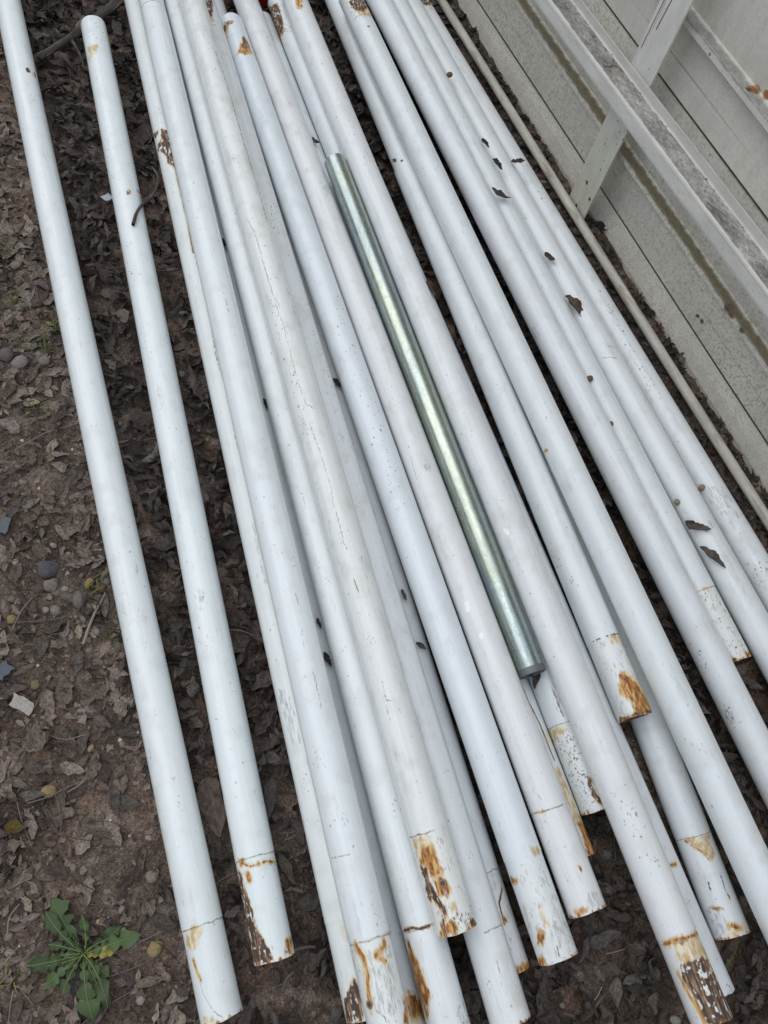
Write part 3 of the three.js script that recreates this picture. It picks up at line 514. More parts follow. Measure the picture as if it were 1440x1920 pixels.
      for (let i = 0; i < P.length - 1; i++) { const [ax, ay] = P[i], [bx, by] = P[i + 1], n = Math.max(3, Math.round(Math.hypot(bx - ax, by - ay) / 3)); let px = ax, py = ay; for (let j = 1; j <= n; j++) { const t = j / n, nx = ax + (bx - ax) * t + (j < n ? (r() - 0.5) * 2.2 : 0), ny = ay + (by - ay) * t; if (r() > 0.16) { cx.strokeStyle = `rgba(${60 + 30 * r() | 0},54,50,${(0.2 + 0.42 * r()) * (w >= 2.4 ? 1.5 : 1)})`; cx.lineWidth = Math.max(0.8, w * (0.35 + 0.6 * r())); cx.beginPath(); cx.moveTo(px, py); cx.lineTo(nx, ny); cx.stroke(); } px = nx; py = ny; } }
    } else if (kind === 'speck') {
      const q = pts.map(([p, s]) => [X(p), Y(s)]); for (let i = 0; i < w; i++) { const u = r(), v = r(), x = (q[0][0] * (1 - u) + q[1][0] * u) * (1 - v) + (q[3][0] * (1 - u) + q[2][0] * u) * v, y = (q[0][1] * (1 - u) + q[1][1] * u) * (1 - v) + (q[3][1] * (1 - u) + q[2][1] * u) * v; cx.fillStyle = `rgba(${58 + 40 * r() | 0},${50 + 26 * r() | 0},${44 + 18 * r() | 0},${0.25 + 0.5 * r()})`; cx.beginPath(); cx.ellipse(x, y, 0.6 + 1.3 * r() ** 2, 0.8 + 2 * r() ** 2, r() * 3, 0, 7); cx.fill(); }
    } else if (kind === 'seam') {
      const y = Y((pts[0][1] + pts[1][1]) / 2), xa = X(pts[0][0]) - 8, xb = X(pts[1][0]) + 8; let px = xa, py = y; for (let x = xa; x < xb; x += 3) { const ny = y + (fbm(x * 0.08, seed, 2) - 0.5) * 3; cx.strokeStyle = r() < 0.3 ? `rgba(150,100,52,${0.5 + 0.4 * r()})` : `rgba(70,60,52,${0.25 + 0.55 * r()})`; cx.lineWidth = 0.8 + 0.9 * r(); cx.beginPath(); cx.moveTo(px, py); cx.lineTo(x, ny); cx.stroke(); px = x; py = ny; }
    }
  }
  // rusty lip at the cut end
  if (POSTS[key].foot) patch([[-100, 3], [-60, 4], [-20, 1.5], [20, 3], [60, 2], [100, 4], [100, -6], [-100, -6]], (x, y) => [...rustC(x, y), vn(x * 0.15, seed) > 0.4 ? 1 : 0.15], 0, 0.85, 0.5, 2, 0.9, 0.8);
  const map = canvasTex(cv);
  const rw = 128, rh = 1024, rd = new Uint8Array(rw * rh * 4);
  for (let y = 0; y < rh; y++) for (let x = 0; x < rw; x++) { const a = rough[(TH - 1 - y * 2) * TW + x * 2], v = clamp(0.17 + a + 0.07 * (fbm(x * 0.1 + seed, y * 0.1, 2) - 0.5)) * 255, k = (y * rw + x) * 4; rd[k] = rd[k + 1] = rd[k + 2] = v; rd[k + 3] = 255; }
  const rt = new THREE.DataTexture(rd, rw, rh); rt.magFilter = THREE.LinearFilter; rt.wrapS = rt.wrapT = THREE.RepeatWrapping; rt.needsUpdate = true;
  return new THREE.MeshStandardMaterial({ map, roughnessMap: rt, bumpMap: rt, bumpScale: -0.0009, roughness: 1, metalness: 0 });
}
function tube(s0, s1, rad, L, n, jit0, jit1) {   // local frame: +y along the post from its foot, +z up, +x towards the gate
  const N = 56, pos = [], uv = [], idx = [], ringS = [];
  for (let k = 0; k <= n; k++) ringS.push(s0 + (s1 - s0) * k / n);
  if (jit0) ringS.splice(1, 0, s0 + 0.006); if (jit1) ringS.splice(ringS.length - 1, 0, s1 - 0.006);
  ringS.forEach((s, k) => { for (let i = 0; i <= N; i++) { const p = (i / N - 0.5) * Math.PI * 2; const j = (k === 0 && jit0 ? jit0(p) : 0) + (k === ringS.length - 1 && jit1 ? jit1(p) : 0); pos.push(rad * Math.sin(p), s + j, rad * Math.cos(p)); uv.push(i / N, s / L); } });
  for (let k = 0; k < ringS.length - 1; k++) for (let i = 0; i < N; i++) { const a = k * (N + 1) + i; idx.push(a, a + 1, a + N + 1, a + 1, a + N + 2, a + N + 1); }
  const g = geoFrom(pos, uv, idx); const nr = g.attributes.normal, ps = g.attributes.position; for (let i = 0; i < nr.count; i++) nr.setXYZ(i, ps.getX(i) / rad, 0, ps.getZ(i) / rad); return g;
}
function rim(s, dir, rad, jit, wall = 0.0032, depth = 0.09) {
  const N = 40, pos = [], uv = [], idx = []; const rings = [[rad, 0], [rad - wall, 0], [rad - wall, depth]];
  rings.forEach(([r0, dd], k) => { for (let i = 0; i <= N; i++) { const p = (i / N - 0.5) * Math.PI * 2; pos.push(r0 * Math.sin(p), s + dir * dd + (k < 2 ? jit(p) : 0), r0 * Math.cos(p)); uv.push(i / N * 3, k * 0.4); } });
  for (let k = 0; k < 2; k++) for (let i = 0; i < N; i++) { const a = k * (N + 1) + i; idx.push(a, a + N + 1, a + 1, a + 1, a + N + 1, a + N + 2); }
  return geoFrom(pos, uv, idx);
}
const rustTex = pixelTex(128, 128, (x, y) => { const n = fbm(x * 0.1, y * 0.1, 4), g = vn(x * 0.5, y * 0.5); return [92 + 70 * (n - 0.4) + 30 * g, 64 + 50 * (n - 0.4) + 22 * g, 44 + 30 * (n - 0.4) + 18 * g]; });
const rustMat = new THREE.MeshStandardMaterial({ map: rustTex, roughness: 0.9 });
function place(g, p) {
  const a = new THREE.Vector3(...p.a), b = new THREE.Vector3(...p.b), ey = a.clone().sub(b).normalize(), up = new THREE.Vector3(0, 1, 0); up.addScaledVector(ey, -up.dot(ey)).normalize();
  const ex = new THREE.Vector3().crossVectors(ey, up).normalize();   // x, y, z = right, along, up
  g.quaternion.setFromRotationMatrix(new THREE.Matrix4().makeBasis(ex, ey, up)); g.position.copy(b); return a.distanceTo(b);
}
const POST_LABEL = {
  P1: 'white post lying apart on bare soil beside the dandelion', P2: 'short white post with bark-brown peeled foot, lying beside the outermost post',
  P3: 'white post with brown peeled paint patch and long crack, edging the pile', P4: 'clean white post resting on the cracked one, orange streak on its foot',
  U1: 'shaded white post almost hidden in the gap beside the orange-streaked foot', P5: 'white post passing beneath the scratched one, brown split streak down its foot',
  P6: 'scratched cream-white post on top, orange rust burst and ring hole at foot', P7: 'white speckled post squeezed under the scratched cream-white post, plain clean foot',
  P7b: 'shaded white post at the bottom of the pile with cream dirty foot', P8: 'bluish white post, brown rust patch at its head, tan blobs at its foot',
  P9: 'pinkish white scuffed post running along the galvanized tube, thin joint line at foot', P10: 'white post hidden under the pinkish one, showing only a golden rusted edge',
  P11: 'white post directly beneath the galvanized tube, black rusted head and speckled foot', P12: 'white post beside the galvanized tube with large dark-brown peeled foot',
  P12b: 'thin-looking white post beneath the one with the dark-brown peeled foot', P13: 'white post ending short with an orange rusted cut end over the soil gap',
  P13b: 'white post emerging under the orange rusted cut end, tan triangle stain', P14: 'bluish white post with brown rusted head beside the orange rusted cut end',
  P15: 'bluish white post across the wide dark gap, first of four towards the gate', P16: 'short white post with brown cut end, second of four towards the gate',
  P17: 'white post carrying curled dead leaves, third of four towards the gate', P18: 'black-specked white post lying next to the gate bottom rail' };
for (const [key, p] of POST_LIST) {
  if (key === 'G') continue;
  const g = thing('steel_post', POST_LABEL[key], 'post', [0, 0, 0], 'white posts lying in a pile'), L = place(g, p), R = 0.03, mat = postTextures(key, L), sd = key.charCodeAt(1) * 7 + key.length * 3 + L * 10;
  const jf = (q) => (fbm(q * 1.7 + sd, sd, 2) - 0.5) * 0.0035, jt = (q) => (fbm(q * 1.7 + sd + 40, sd, 2) - 0.5) * 0.0035;
  const F = p.foot, Hd = p.head, sleeve = key === 'P13';
  const top = Hd || L;
  mesh('shaft', tube(F, top, R, L, 6, F ? null : jf, Hd ? null : jt), mat, g);
  if (F) mesh('foot', tube(0, F, R - 0.0005, L, 2, jf, null), mat, g);
  if (Hd) mesh('head', tube(Hd, L, sleeve ? 0.0277 : R - 0.0005, L, 2, null, jt), mat, g);
  mesh('cut_end', rim(0, 1, R - 0.0005, jf), rustMat, g); mesh('cut_end', rim(L, -1, sleeve ? 0.0277 : R - 0.0005, jt), rustMat, g);
  if (sleeve) { const N = 40, pos = [], idx = []; for (const rr of [0.03, 0.0277]) for (let i = 0; i <= N; i++) { const a = i / N * Math.PI * 2; pos.push(rr * Math.sin(a), Hd, rr * Math.cos(a)); } for (let i = 0; i < N; i++) idx.push(i, i + N + 1, i + 1, i + 1, i + N + 1, i + N + 2); mesh('joint_step', geoFrom(pos, null, idx), new THREE.MeshStandardMaterial({ color: 0xd2d2d0, roughness: 0.6 }), g); }
  if (HOLES[key]) { const [phi, s] = HOLES[key], a = phi * Math.PI / 180, h = new THREE.Group(); h.name = 'ring_hole'; h.position.set(R * Math.sin(a), s / 1000, R * Math.cos(a)); h.rotation.y = a; g.add(h); mesh('ring', new THREE.TorusGeometry(0.0042, 0.0011, 8, 20), new THREE.MeshStandardMaterial({ color: 0x8a7a62, roughness: 0.6 }), h); const dsk = new THREE.CylinderGeometry(0.0036, 0.0036, 0.0008, 16); dsk.rotateX(Math.PI / 2); mesh('plug', dsk, new THREE.MeshStandardMaterial({ color: 0x5a4632, roughness: 0.8 }), h); }
}
// galvanized tube
{
  const p = POSTS.G, g = thing('galvanized_tube', 'shiny galvanized steel tube lying in the groove on top of the white posts', 'tube'), L = place(g, p), R = 0.0238;
  const map = pixelTex(256, 1024, (x, y) => { const sg = vn(Math.floor(x / 7 + 2 * vn(x * 0.2, y * 0.2)) * 3.7, Math.floor(y / 7 + 2 * vn(x * 0.2 + 30, y * 0.2)) * 5.3), n = 0.6 * fbm(x * 0.03, y * 0.008, 4) + 0.4 * sg, s = vn(x * 0.25, y * 0.03), f = vn(x * 0.8, y * 0.8), wm = ss(0.4, 0.65, fbm(x * 0.02 + 8, y * 0.006 + 3, 3)), k = 0.78 + 0.32 * n + 0.06 * (s - 0.5) + 0.05 * (f - 0.5); const sp = f * s > 0.83 ? 0.6 : 1; return [(176 + 8 * wm) * k * sp, (189 + 4 * wm) * k * sp, (189 - 9 * wm) * k * sp]; });
  const rt = pixelTex(256, 1024, (x, y) => { const v = 255 * (0.16 + 0.18 * fbm(x * 0.06, y * 0.02, 4) + 0.05 * vn(x * 0.6, y * 0.5)); return [v, v, v]; }, false);
  const zinc = new THREE.MeshStandardMaterial({ map, roughnessMap: rt, roughness: 1, metalness: 1 }), no = () => 0;
  mesh('barrel', tube(0.0095, L, R, L, 4, null, null), zinc, g);
  mesh('cut_end', rim(L, -1, R, no, 0.003, 0.1), new THREE.MeshStandardMaterial({ color: 0x4b4a46, roughness: 0.7, metalness: 0.5 }), g);
  const cap = new THREE.LatheGeometry([[0, 0.002], [0.0205, 0.002], [0.0215, -0.0022], [0.0236, -0.0026], [0.0246, -0.001], [0.0247, 0.008], [0.0241, 0.0095], [0.0236, 0.01]].map((q) => new THREE.Vector2(...q)), 48);
  mesh('end_cap', cap, new THREE.MeshStandardMaterial({ color: 0x6c7071, roughness: 0.5, metalness: 0.5 }), g);
}

// ---------- leaves, stones, twigs ----------
const R0 = rng(2024);
const veinTex = pixelTex(128, 256, (x, y) => {
  const u = x / 128 - 0.5, v = y / 256, mid = Math.exp(-((u * 26) ** 2)), ang = v * 13 - Math.abs(u) * 7, vein = Math.max(0, 1 - Math.abs(((ang % 1) + 1) % 1 - 0.5) * 9) * 0.5, n = fbm(x * 0.05, y * 0.05, 4), f = vn(x * 0.5, y * 0.5);
  const k = 0.8 + 0.3 * (n - 0.5) * 2 + 0.13 * (f - 0.5) + 0.16 * mid + 0.1 * vein; const sp = vn(x * 0.13 + 70, y * 0.13) > 0.83 ? 0.72 : 1; return [205 * k * sp, 200 * k * sp, 195 * k * sp];
});
const leafMat = (c) => new THREE.MeshStandardMaterial({ color: c, map: veinTex, roughness: 0.85, side: THREE.DoubleSide });
// a leaf along +x, unit length, lying in xz; fold / curl / droop bend it out of plane
function leafGeo(seed, { wid = 0.42, curl = 0.6, fold = 0.4, roll = 0, nx = 8, ny = 4, rag = 0.06, tip = 1, stalk = false } = {}) {
  const r = rng(seed * 7919 + 11), pos = [], uv = [], idx = [], ph = r() * 6, bend = (r() - 0.35) * curl, tw = (r() - 0.5) * roll;
  for (let i = 0; i <= nx; i++) {
    const t = i / nx, prof = Math.pow(Math.sin(Math.PI * Math.pow(clamp(t * 0.97 + 0.015), 0.8 / tip)), 0.85), w = wid * 0.5 * prof;
    const a = (t - 0.5) * bend * 2, cxp = bend ? Math.sin(a) / (bend * 2) : t - 0.5, cyp = bend ? (1 - Math.cos(a)) / (bend * 2) : 0;
    for (let j = 0; j <= ny; j++) {
      const s = j / ny * 2 - 1, e = Math.abs(s) === 1 ? 1 + (r() - 0.5) * rag * 3 : 1, ang = Math.abs(s) * fold + 0.25 * Math.sin(t * 9 + ph + s * 2) * Math.abs(s), q = s * w * e;
      const y0 = Math.sin(ang) * Math.abs(q) + 0.02 * Math.sin(t * 14 + ph * 2 + s * 3) * prof, z0 = Math.cos(ang) * q, b = tw * (t - 0.5) * 2;
      pos.push(cxp, cyp + y0 * Math.cos(b) - z0 * Math.sin(b), z0 * Math.cos(b) + y0 * Math.sin(b)); uv.push(s * 0.5 + 0.5, t);
    }
  }
  for (let i = 0; i < nx; i++) for (let j = 0; j < ny; j++) { const a = i * (ny + 1) + j; idx.push(a, a + 1, a + ny + 1, a + 1, a + ny + 2, a + ny + 1); }
  if (stalk) { const b = pos.length / 3; pos.push(-0.5, 0, 0, -0.5, 0.012, 0.008, -0.72, 0.05, 0.03, -0.72, 0.06, 0.035); uv.push(0.5, 0, 0.5, 0, 0.5, 0.1, 0.5, 0.1); idx.push(b, b + 1, b + 2, b + 1, b + 3, b + 2); }
  return geoFrom(pos, uv, idx);
}
const LEAVES = []; for (let i = 0; i < 14; i++) LEAVES.push(leafGeo(i, { wid: 0.3 + 0.26 * ((i * 0.37) % 1), curl: i < 6 ? 0.7 : 2.2, fold: i < 6 ? 0.25 : 0.75, roll: i < 6 ? 0.3 : 1.6, rag: i % 2 ? 0.28 : 0.12, nx: 10, stalk: i % 3 === 0 }));
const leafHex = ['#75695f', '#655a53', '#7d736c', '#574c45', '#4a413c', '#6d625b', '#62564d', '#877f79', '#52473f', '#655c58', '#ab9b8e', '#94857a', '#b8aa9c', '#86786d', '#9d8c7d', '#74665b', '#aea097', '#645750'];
const leafMats = leafHex.map(leafMat);
const cam0 = camera.position, v3 = (x, y, z) => new THREE.Vector3(x, y, z);
function hiddenByPost(P) {   // is the sight line from the photograph's viewpoint cut by a post
  for (const [, p] of POST_LIST) { const a = v3(...p.a), d = v3(...p.b).sub(a).normalize(), L = v3(...p.b).distanceTo(v3(...p.a)), v = cam0.clone().sub(P).normalize(), n = d.clone().cross(v), m = n.length(); n.normalize(); if (Math.abs(P.clone().sub(a).dot(n)) > 0.03) continue; const w = P.clone().sub(a), b = d.dot(v), t = (b * d.dot(w) - v.dot(w)) / (1 - b * b), s = d.dot(w) + b * t; if (t > 0 && s > 0 && s < L) return true; } return false;
}
camera.updateMatrixWorld(); camera.updateProjectionMatrix();
const inFrame = (P) => { const q = P.clone().project(camera); return Math.abs(q.x) < 1.02 && Math.abs(q.y) < 1.02 && q.z < 1; };
function clearOfPosts(x, z, m, y = 0.02) { for (const [, p] of POST_LIST) { if (z < p.a[2] - 0.02 || z > p.b[2] + 0.02) continue; const q = axisAt(p, z), dx = Math.abs(x - q[0]), dy = Math.abs(y - q[1]); if (Math.hypot(dx, dy) < 0.031 + m) return false; } return true; }
const ITEMS = [...PEBBLES.map(([x, z, s]) => [x, z, s * 0.5]), ...GROUND_LEAVES.map(([x, z, l]) => [x, z, l * 0.3]), [-0.267, -0.376, 0.02], [-0.283, -0.438, 0.016], [-0.232, -0.69, 0.018], [-0.259, 0.007, 0.045], [0.121, -1.404, 0.01]];
const nearItem = (x, z, m) => ITEMS.some(([a, b, r]) => Math.hypot(x - a, z - b) < r + m);
function whereIs(x, z) {
  const a = axisAt(POSTS.P1, z)[0], b = axisAt(POSTS.P2, z)[0], c = axisAt(POSTS.P3, z)[0], inZ = z > POSTS.P2.a[2] && z < POSTS.P2.b[2];
  if (x < a) return 'on the open soil beside the outermost post'; if (x > 1.085) return 'along the gate bottom rail'; if (inZ && x < b) return 'between the two outermost posts'; if (inZ && x < c) return 'between the short post and the pile';
  if (z > 0.1) return 'on the soil by the rusted post feet'; if (z < -1.75 && x < c + 0.05) return 'around the fallen branch'; return 'in a dark gap inside the pile';
}
const toneOf = (hex) => { const c = new THREE.Color(hex), q = {}; c.getHSL(q); const g = (c.r + c.g + c.b) / 3; return q.s > 0.34 ? (q.h > 0.1 ? 'yellowish' : 'brown') : g > 0.4 ? 'whitish' : g > 0.22 ? 'pale grey' : g > 0.13 ? 'grey-brown' : 'dark brown'; };
const eul = new THREE.Euler(), qt = new THREE.Quaternion(), mt = new THREE.Matrix4();
{
  const all = [], p1 = POSTS.P1;
  for (let i = 0; i < 30000; i++) {
    const x = -0.72 + 1.94 * R0(), z = -2.45 + 3.2 * R0(), q1 = axisAt(p1, z)[0], open = x < q1;   // open: bare soil outside the pile
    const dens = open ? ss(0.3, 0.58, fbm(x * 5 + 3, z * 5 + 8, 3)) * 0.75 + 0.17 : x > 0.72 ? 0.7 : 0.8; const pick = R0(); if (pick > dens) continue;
    const len = open ? 0.016 + 0.042 * R0() ** 1.3 : 0.02 + 0.036 * R0(), flat = open && R0() < 0.75, pile = open ? 0.003 : 0.004 + 0.02 * R0();
    if (x > 1.135 && R0() < 0.45) continue; if (nearItem(x, z, len * 0.32)) continue;
    const y = groundH(x, z) + (x > 1.12 ? Math.min(pile, 0.004) : pile) + 0.002; if (!clearOfPosts(x, z, len * 0.3, y)) continue;
    const k = flat ? Math.floor(R0() * 6) : Math.floor(R0() * 14), tilt = flat || x > 1.12 ? 0.2 : 0.75;
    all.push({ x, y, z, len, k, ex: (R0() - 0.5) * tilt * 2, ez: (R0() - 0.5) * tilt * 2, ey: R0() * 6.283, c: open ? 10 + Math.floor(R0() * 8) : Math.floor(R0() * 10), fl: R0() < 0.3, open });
  }
  for (const o of all) { const P = v3(o.x, o.y, o.z); o.score = inFrame(P) && !hiddenByPost(P.clone().setY(o.y + 0.004)) ? o.len / P.distanceTo(cam0) : 0; }
  all.sort((a, b) => b.score - a.score);
  const pose = (o) => { eul.set(o.ex + (o.fl ? Math.PI : 0), o.ey, o.ez, 'YXZ'); qt.setFromEuler(eul); return mt.compose(v3(o.x, o.y, o.z), qt, v3(o.len, o.len, o.len)); };
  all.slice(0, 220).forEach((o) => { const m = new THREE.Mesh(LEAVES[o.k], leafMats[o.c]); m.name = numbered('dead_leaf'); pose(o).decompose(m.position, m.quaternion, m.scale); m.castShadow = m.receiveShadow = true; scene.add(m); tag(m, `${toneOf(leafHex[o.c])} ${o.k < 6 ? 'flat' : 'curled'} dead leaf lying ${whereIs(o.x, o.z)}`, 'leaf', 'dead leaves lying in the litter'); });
  const BITS = [0, 1, 2, 3, 4, 5].map((i) => leafGeo(700 + i, { wid: 0.45 + 0.08 * i, curl: 1.2, fold: 0.4, roll: 1, nx: 4, ny: 2, rag: 0.5 })), bits = [];
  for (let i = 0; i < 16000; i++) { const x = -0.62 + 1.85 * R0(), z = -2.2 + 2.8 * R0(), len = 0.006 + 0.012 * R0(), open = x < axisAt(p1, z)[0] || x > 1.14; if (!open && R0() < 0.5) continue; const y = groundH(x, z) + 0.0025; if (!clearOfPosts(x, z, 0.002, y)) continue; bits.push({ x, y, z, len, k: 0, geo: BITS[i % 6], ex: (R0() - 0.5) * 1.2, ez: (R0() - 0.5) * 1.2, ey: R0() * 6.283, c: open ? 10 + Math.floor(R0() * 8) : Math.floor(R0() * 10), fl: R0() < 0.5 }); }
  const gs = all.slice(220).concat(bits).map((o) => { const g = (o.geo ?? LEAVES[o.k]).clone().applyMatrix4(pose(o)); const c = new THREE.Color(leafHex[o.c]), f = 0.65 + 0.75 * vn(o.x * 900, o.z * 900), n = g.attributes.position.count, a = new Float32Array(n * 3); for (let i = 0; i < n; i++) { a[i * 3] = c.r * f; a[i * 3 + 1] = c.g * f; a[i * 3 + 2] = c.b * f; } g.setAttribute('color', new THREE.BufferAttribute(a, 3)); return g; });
  const m = new THREE.Mesh(mergeGeometries(gs), new THREE.MeshStandardMaterial({ map: veinTex, vertexColors: true, roughness: 0.88, side: THREE.DoubleSide })); m.name = 'leaf_litter'; m.castShadow = m.receiveShadow = true; scene.add(m); tag(m, 'dense grey-brown leaf litter covering the soil between the posts', 'leaf litter', null, 'stuff');
}
const imgDir = (deg) => { const a = deg * Math.PI / 180, x = Math.cos(a) * 0.916 - Math.sin(a) * 0.283, z = Math.cos(a) * 0.373 + Math.sin(a) * 0.862; return Math.atan2(-z, x); };
const leafWhere = ['large pale brown pointed dead leaf wedged between the two outermost posts', 'yellowing leaf lying flat on the bare soil', null];
GROUND_LEAVES.forEach(([x, z, len, ang, col, wid], i) => {
  const g = leafGeo(100 + i, { wid, curl: i === 8 ? 3 : 0.9, fold: 0.3, roll: 0.5, nx: 12, ny: 6, rag: 0.05, tip: i === 0 ? 1.3 : 1, stalk: i % 2 === 0 });
  const m = new THREE.Mesh(g, leafMat(col)); m.name = numbered('dead_leaf'); m.position.set(x, groundH(x, z) + (i === 0 || i === 19 ? 0.022 : 0.008), z); m.scale.setScalar(len); eul.set((R0() - 0.5) * 0.5, imgDir(ang), (R0() - 0.5) * 0.25, 'YXZ'); m.quaternion.setFromEuler(eul); m.castShadow = m.receiveShadow = true; scene.add(m);
  tag(m, i === 0 ? leafWhere[0] : i === 1 ? leafWhere[1] : `broad ${toneOf(col)} dead leaf ${whereIs(x, z)}`, 'leaf', i > 1 ? 'broad pale leaves on top of the litter' : undefined);
});
POST_LEAVES.forEach(([x, y, z, len, ang, col], i) => {
  const g = leafGeo(300 + i, { wid: 0.4, curl: 1.9, fold: 0.7, roll: 1.2, nx: 12, ny: 6, rag: 0.14, stalk: true }), m = new THREE.Mesh(g, leafMat(new THREE.Color(col).multiplyScalar(1.45))); m.name = numbered('dead_leaf'); m.position.set(x, y + (x > 0.9 ? 0.011 : 0.006), z); m.scale.setScalar(len * (y > 0.062 || x > 0.9 ? 1.45 : 1.05)); eul.set((R0() - 0.5) * 0.9, imgDir(ang), (R0() - 0.5) * 0.6, 'YXZ'); m.quaternion.setFromEuler(eul); m.castShadow = m.receiveShadow = true; scene.add(m);
  tag(m, x > 0.9 ? 'curled brown dead leaf caught on the four posts towards the gate' : x > 0.48 ? 'curled dead leaf caught beside the galvanized tube' : 'small dark dead leaf caught deep in a groove between white posts', 'leaf', 'dead leaves caught on the posts');
});
// lumpy stones
function stoneGeo(seed, flat = 0.6, ang = 0.16) { const g = new THREE.IcosahedronGeometry(0.5, 2), p = g.attributes.position, v = new THREE.Vector3(), r = rng(seed), ox = r() * 90, st = 0.7 + 0.3 * r(); for (let i = 0; i < p.count; i++) { v.fromBufferAttribute(p, i); const n = 1 + ang * 2 * (fbm(v.x * 2.2 + ox + v.y, v.z * 2.2 + ox - v.y * 1.3, 2) - 0.5); v.multiplyScalar(n); p.setXYZ(i, v.x, v.y * flat, v.z * st); } g.computeVertexNormals(); return g; }
const STONES = [0, 1, 2, 3, 4, 5, 6, 7].map((i) => stoneGeo(i * 31 + 5, 0.5 + 0.2 * ((i * 0.41) % 1), 0.3));
const stoneTex = pixelTex(128, 128, (x, y) => { const k = 0.82 + 0.3 * fbm(x * 0.09, y * 0.09, 4) + 0.14 * (vn(x * 0.7, y * 0.7) - 0.5); return [225 * k, 222 * k, 218 * k]; });
PEBBLES.forEach(([x, z, s, col], i) => { const m = new THREE.Mesh(STONES[i % 8], new THREE.MeshStandardMaterial({ color: col, map: stoneTex, roughness: 0.85 })); m.name = numbered('pebble'); m.position.set(x, groundH(x, z) + s * 0.2, z); m.scale.setScalar(s * 1.15); m.rotation.set(R0() * 0.4, R0() * 6, R0() * 0.4); m.castShadow = m.receiveShadow = true; scene.add(m);
  const named = { 0: 'dark grey rounded stone on the bare soil', 30: 'pinkish pale stone beside the grass tufts', 22: 'round yellowish pebble between the dandelion and the outermost post', 20: 'angular tan stone chip on the bare soil' }; tag(m, named[i] ?? `${s > 0.016 ? 'rounded' : 'tiny'} ${toneOf(col)} pebble ${whereIs(x, z)}`, 'pebble', named[i] ? undefined : 'pebbles on the soil'); });
{ // soil crumbs and grit
  const gs = [], base = [0, 1, 2, 3].map((i) => { const g = new THREE.IcosahedronGeometry(0.5, 0), p = g.attributes.position, r = rng(i + 60), mp = new Map(); for (let k = 0; k < p.count; k++) { const key = `${p.getX(k).toFixed(3)},${p.getY(k).toFixed(3)},${p.getZ(k).toFixed(3)}`; if (!mp.has(key)) mp.set(key, 0.7 + 0.55 * r()); const f = mp.get(key); p.setXYZ(k, p.getX(k) * f, p.getY(k) * f * 0.75, p.getZ(k) * f); } g.computeVertexNormals(); return g; });
  for (let i = 0; i < 9000; i++) { const x = -0.6 + 1.85 * R0(), z = -2.2 + 2.8 * R0(), open = x < axisAt(POSTS.P1, z)[0] || x > 1.14; if (!open && R0() < 0.75) continue; const s = 0.0015 + 0.0065 * R0() ** 4, g = base[i % 4].clone(); eul.set(R0() * 6, R0() * 6, R0() * 6); qt.setFromEuler(eul); g.applyMatrix4(mt.compose(v3(x, groundH(x, z) + s * 0.2, z), qt, v3(s, s, s))); const q = R0(), c = q < 0.75 ? [0.085 + 0.06 * R0(), 0.064 + 0.05 * R0(), 0.052 + 0.042 * R0()] : q < 0.96 ? [0.22, 0.19, 0.165] : [0.55, 0.52, 0.48], n = g.attributes.position.count, a = new Float32Array(n * 3); for (let k = 0; k < n; k++) a.set(c, k * 3); g.setAttribute('color', new THREE.BufferAttribute(a, 3)); gs.push(g); }
  const m = new THREE.Mesh(mergeGeometries(gs), new THREE.MeshStandardMaterial({ vertexColors: true, roughness: 0.95 })); m.name = 'soil_crumbs'; m.castShadow = m.receiveShadow = true; scene.add(m); tag(m, 'brown soil crumbs and pale grit scattered over the ground', 'grit', null, 'stuff');
}
function stick(pts, r0, r1, seg = 14, rad = 6, lump = 0.12, seed = 1) {   // tapered, knobbly stick along a curve
  const cu = new THREE.CatmullRomCurve3(pts.map((p) => v3(...p))), g = new THREE.TubeGeometry(cu, seg, 1, rad), p = g.attributes.position, n = g.attributes.normal, c = new THREE.Vector3();
  for (let i = 0; i <= seg; i++) { cu.getPointAt(i / seg, c); const rr = r0 + (r1 - r0) * i / seg; for (let j = 0; j <= rad; j++) { const k = i * (rad + 1) + j, w = rr * (1 + lump * 2 * (vn(i * 0.9 + seed, (j % rad) * 1.3 + seed) - 0.5)); p.setXYZ(k, c.x + n.getX(k) * w, c.y + n.getY(k) * w, c.z + n.getZ(k) * w); } } g.computeVertexNormals(); return g;
}
const barkTex = pixelTex(128, 128, (x, y) => { const n = fbm(x * 0.12, y * 0.05, 4), g = vn(x * 0.6, y * 0.5), p = ss(0.6, 0.72, fbm(x * 0.06 + 9, y * 0.07, 3)); const k = 0.7 + 0.6 * n + 0.3 * (g - 0.5); return [66 * k + 60 * p, 58 * k + 58 * p, 54 * k + 56 * p]; });
const bark = new THREE.MeshStandardMaterial({ map: barkTex, roughness: 0.9 });
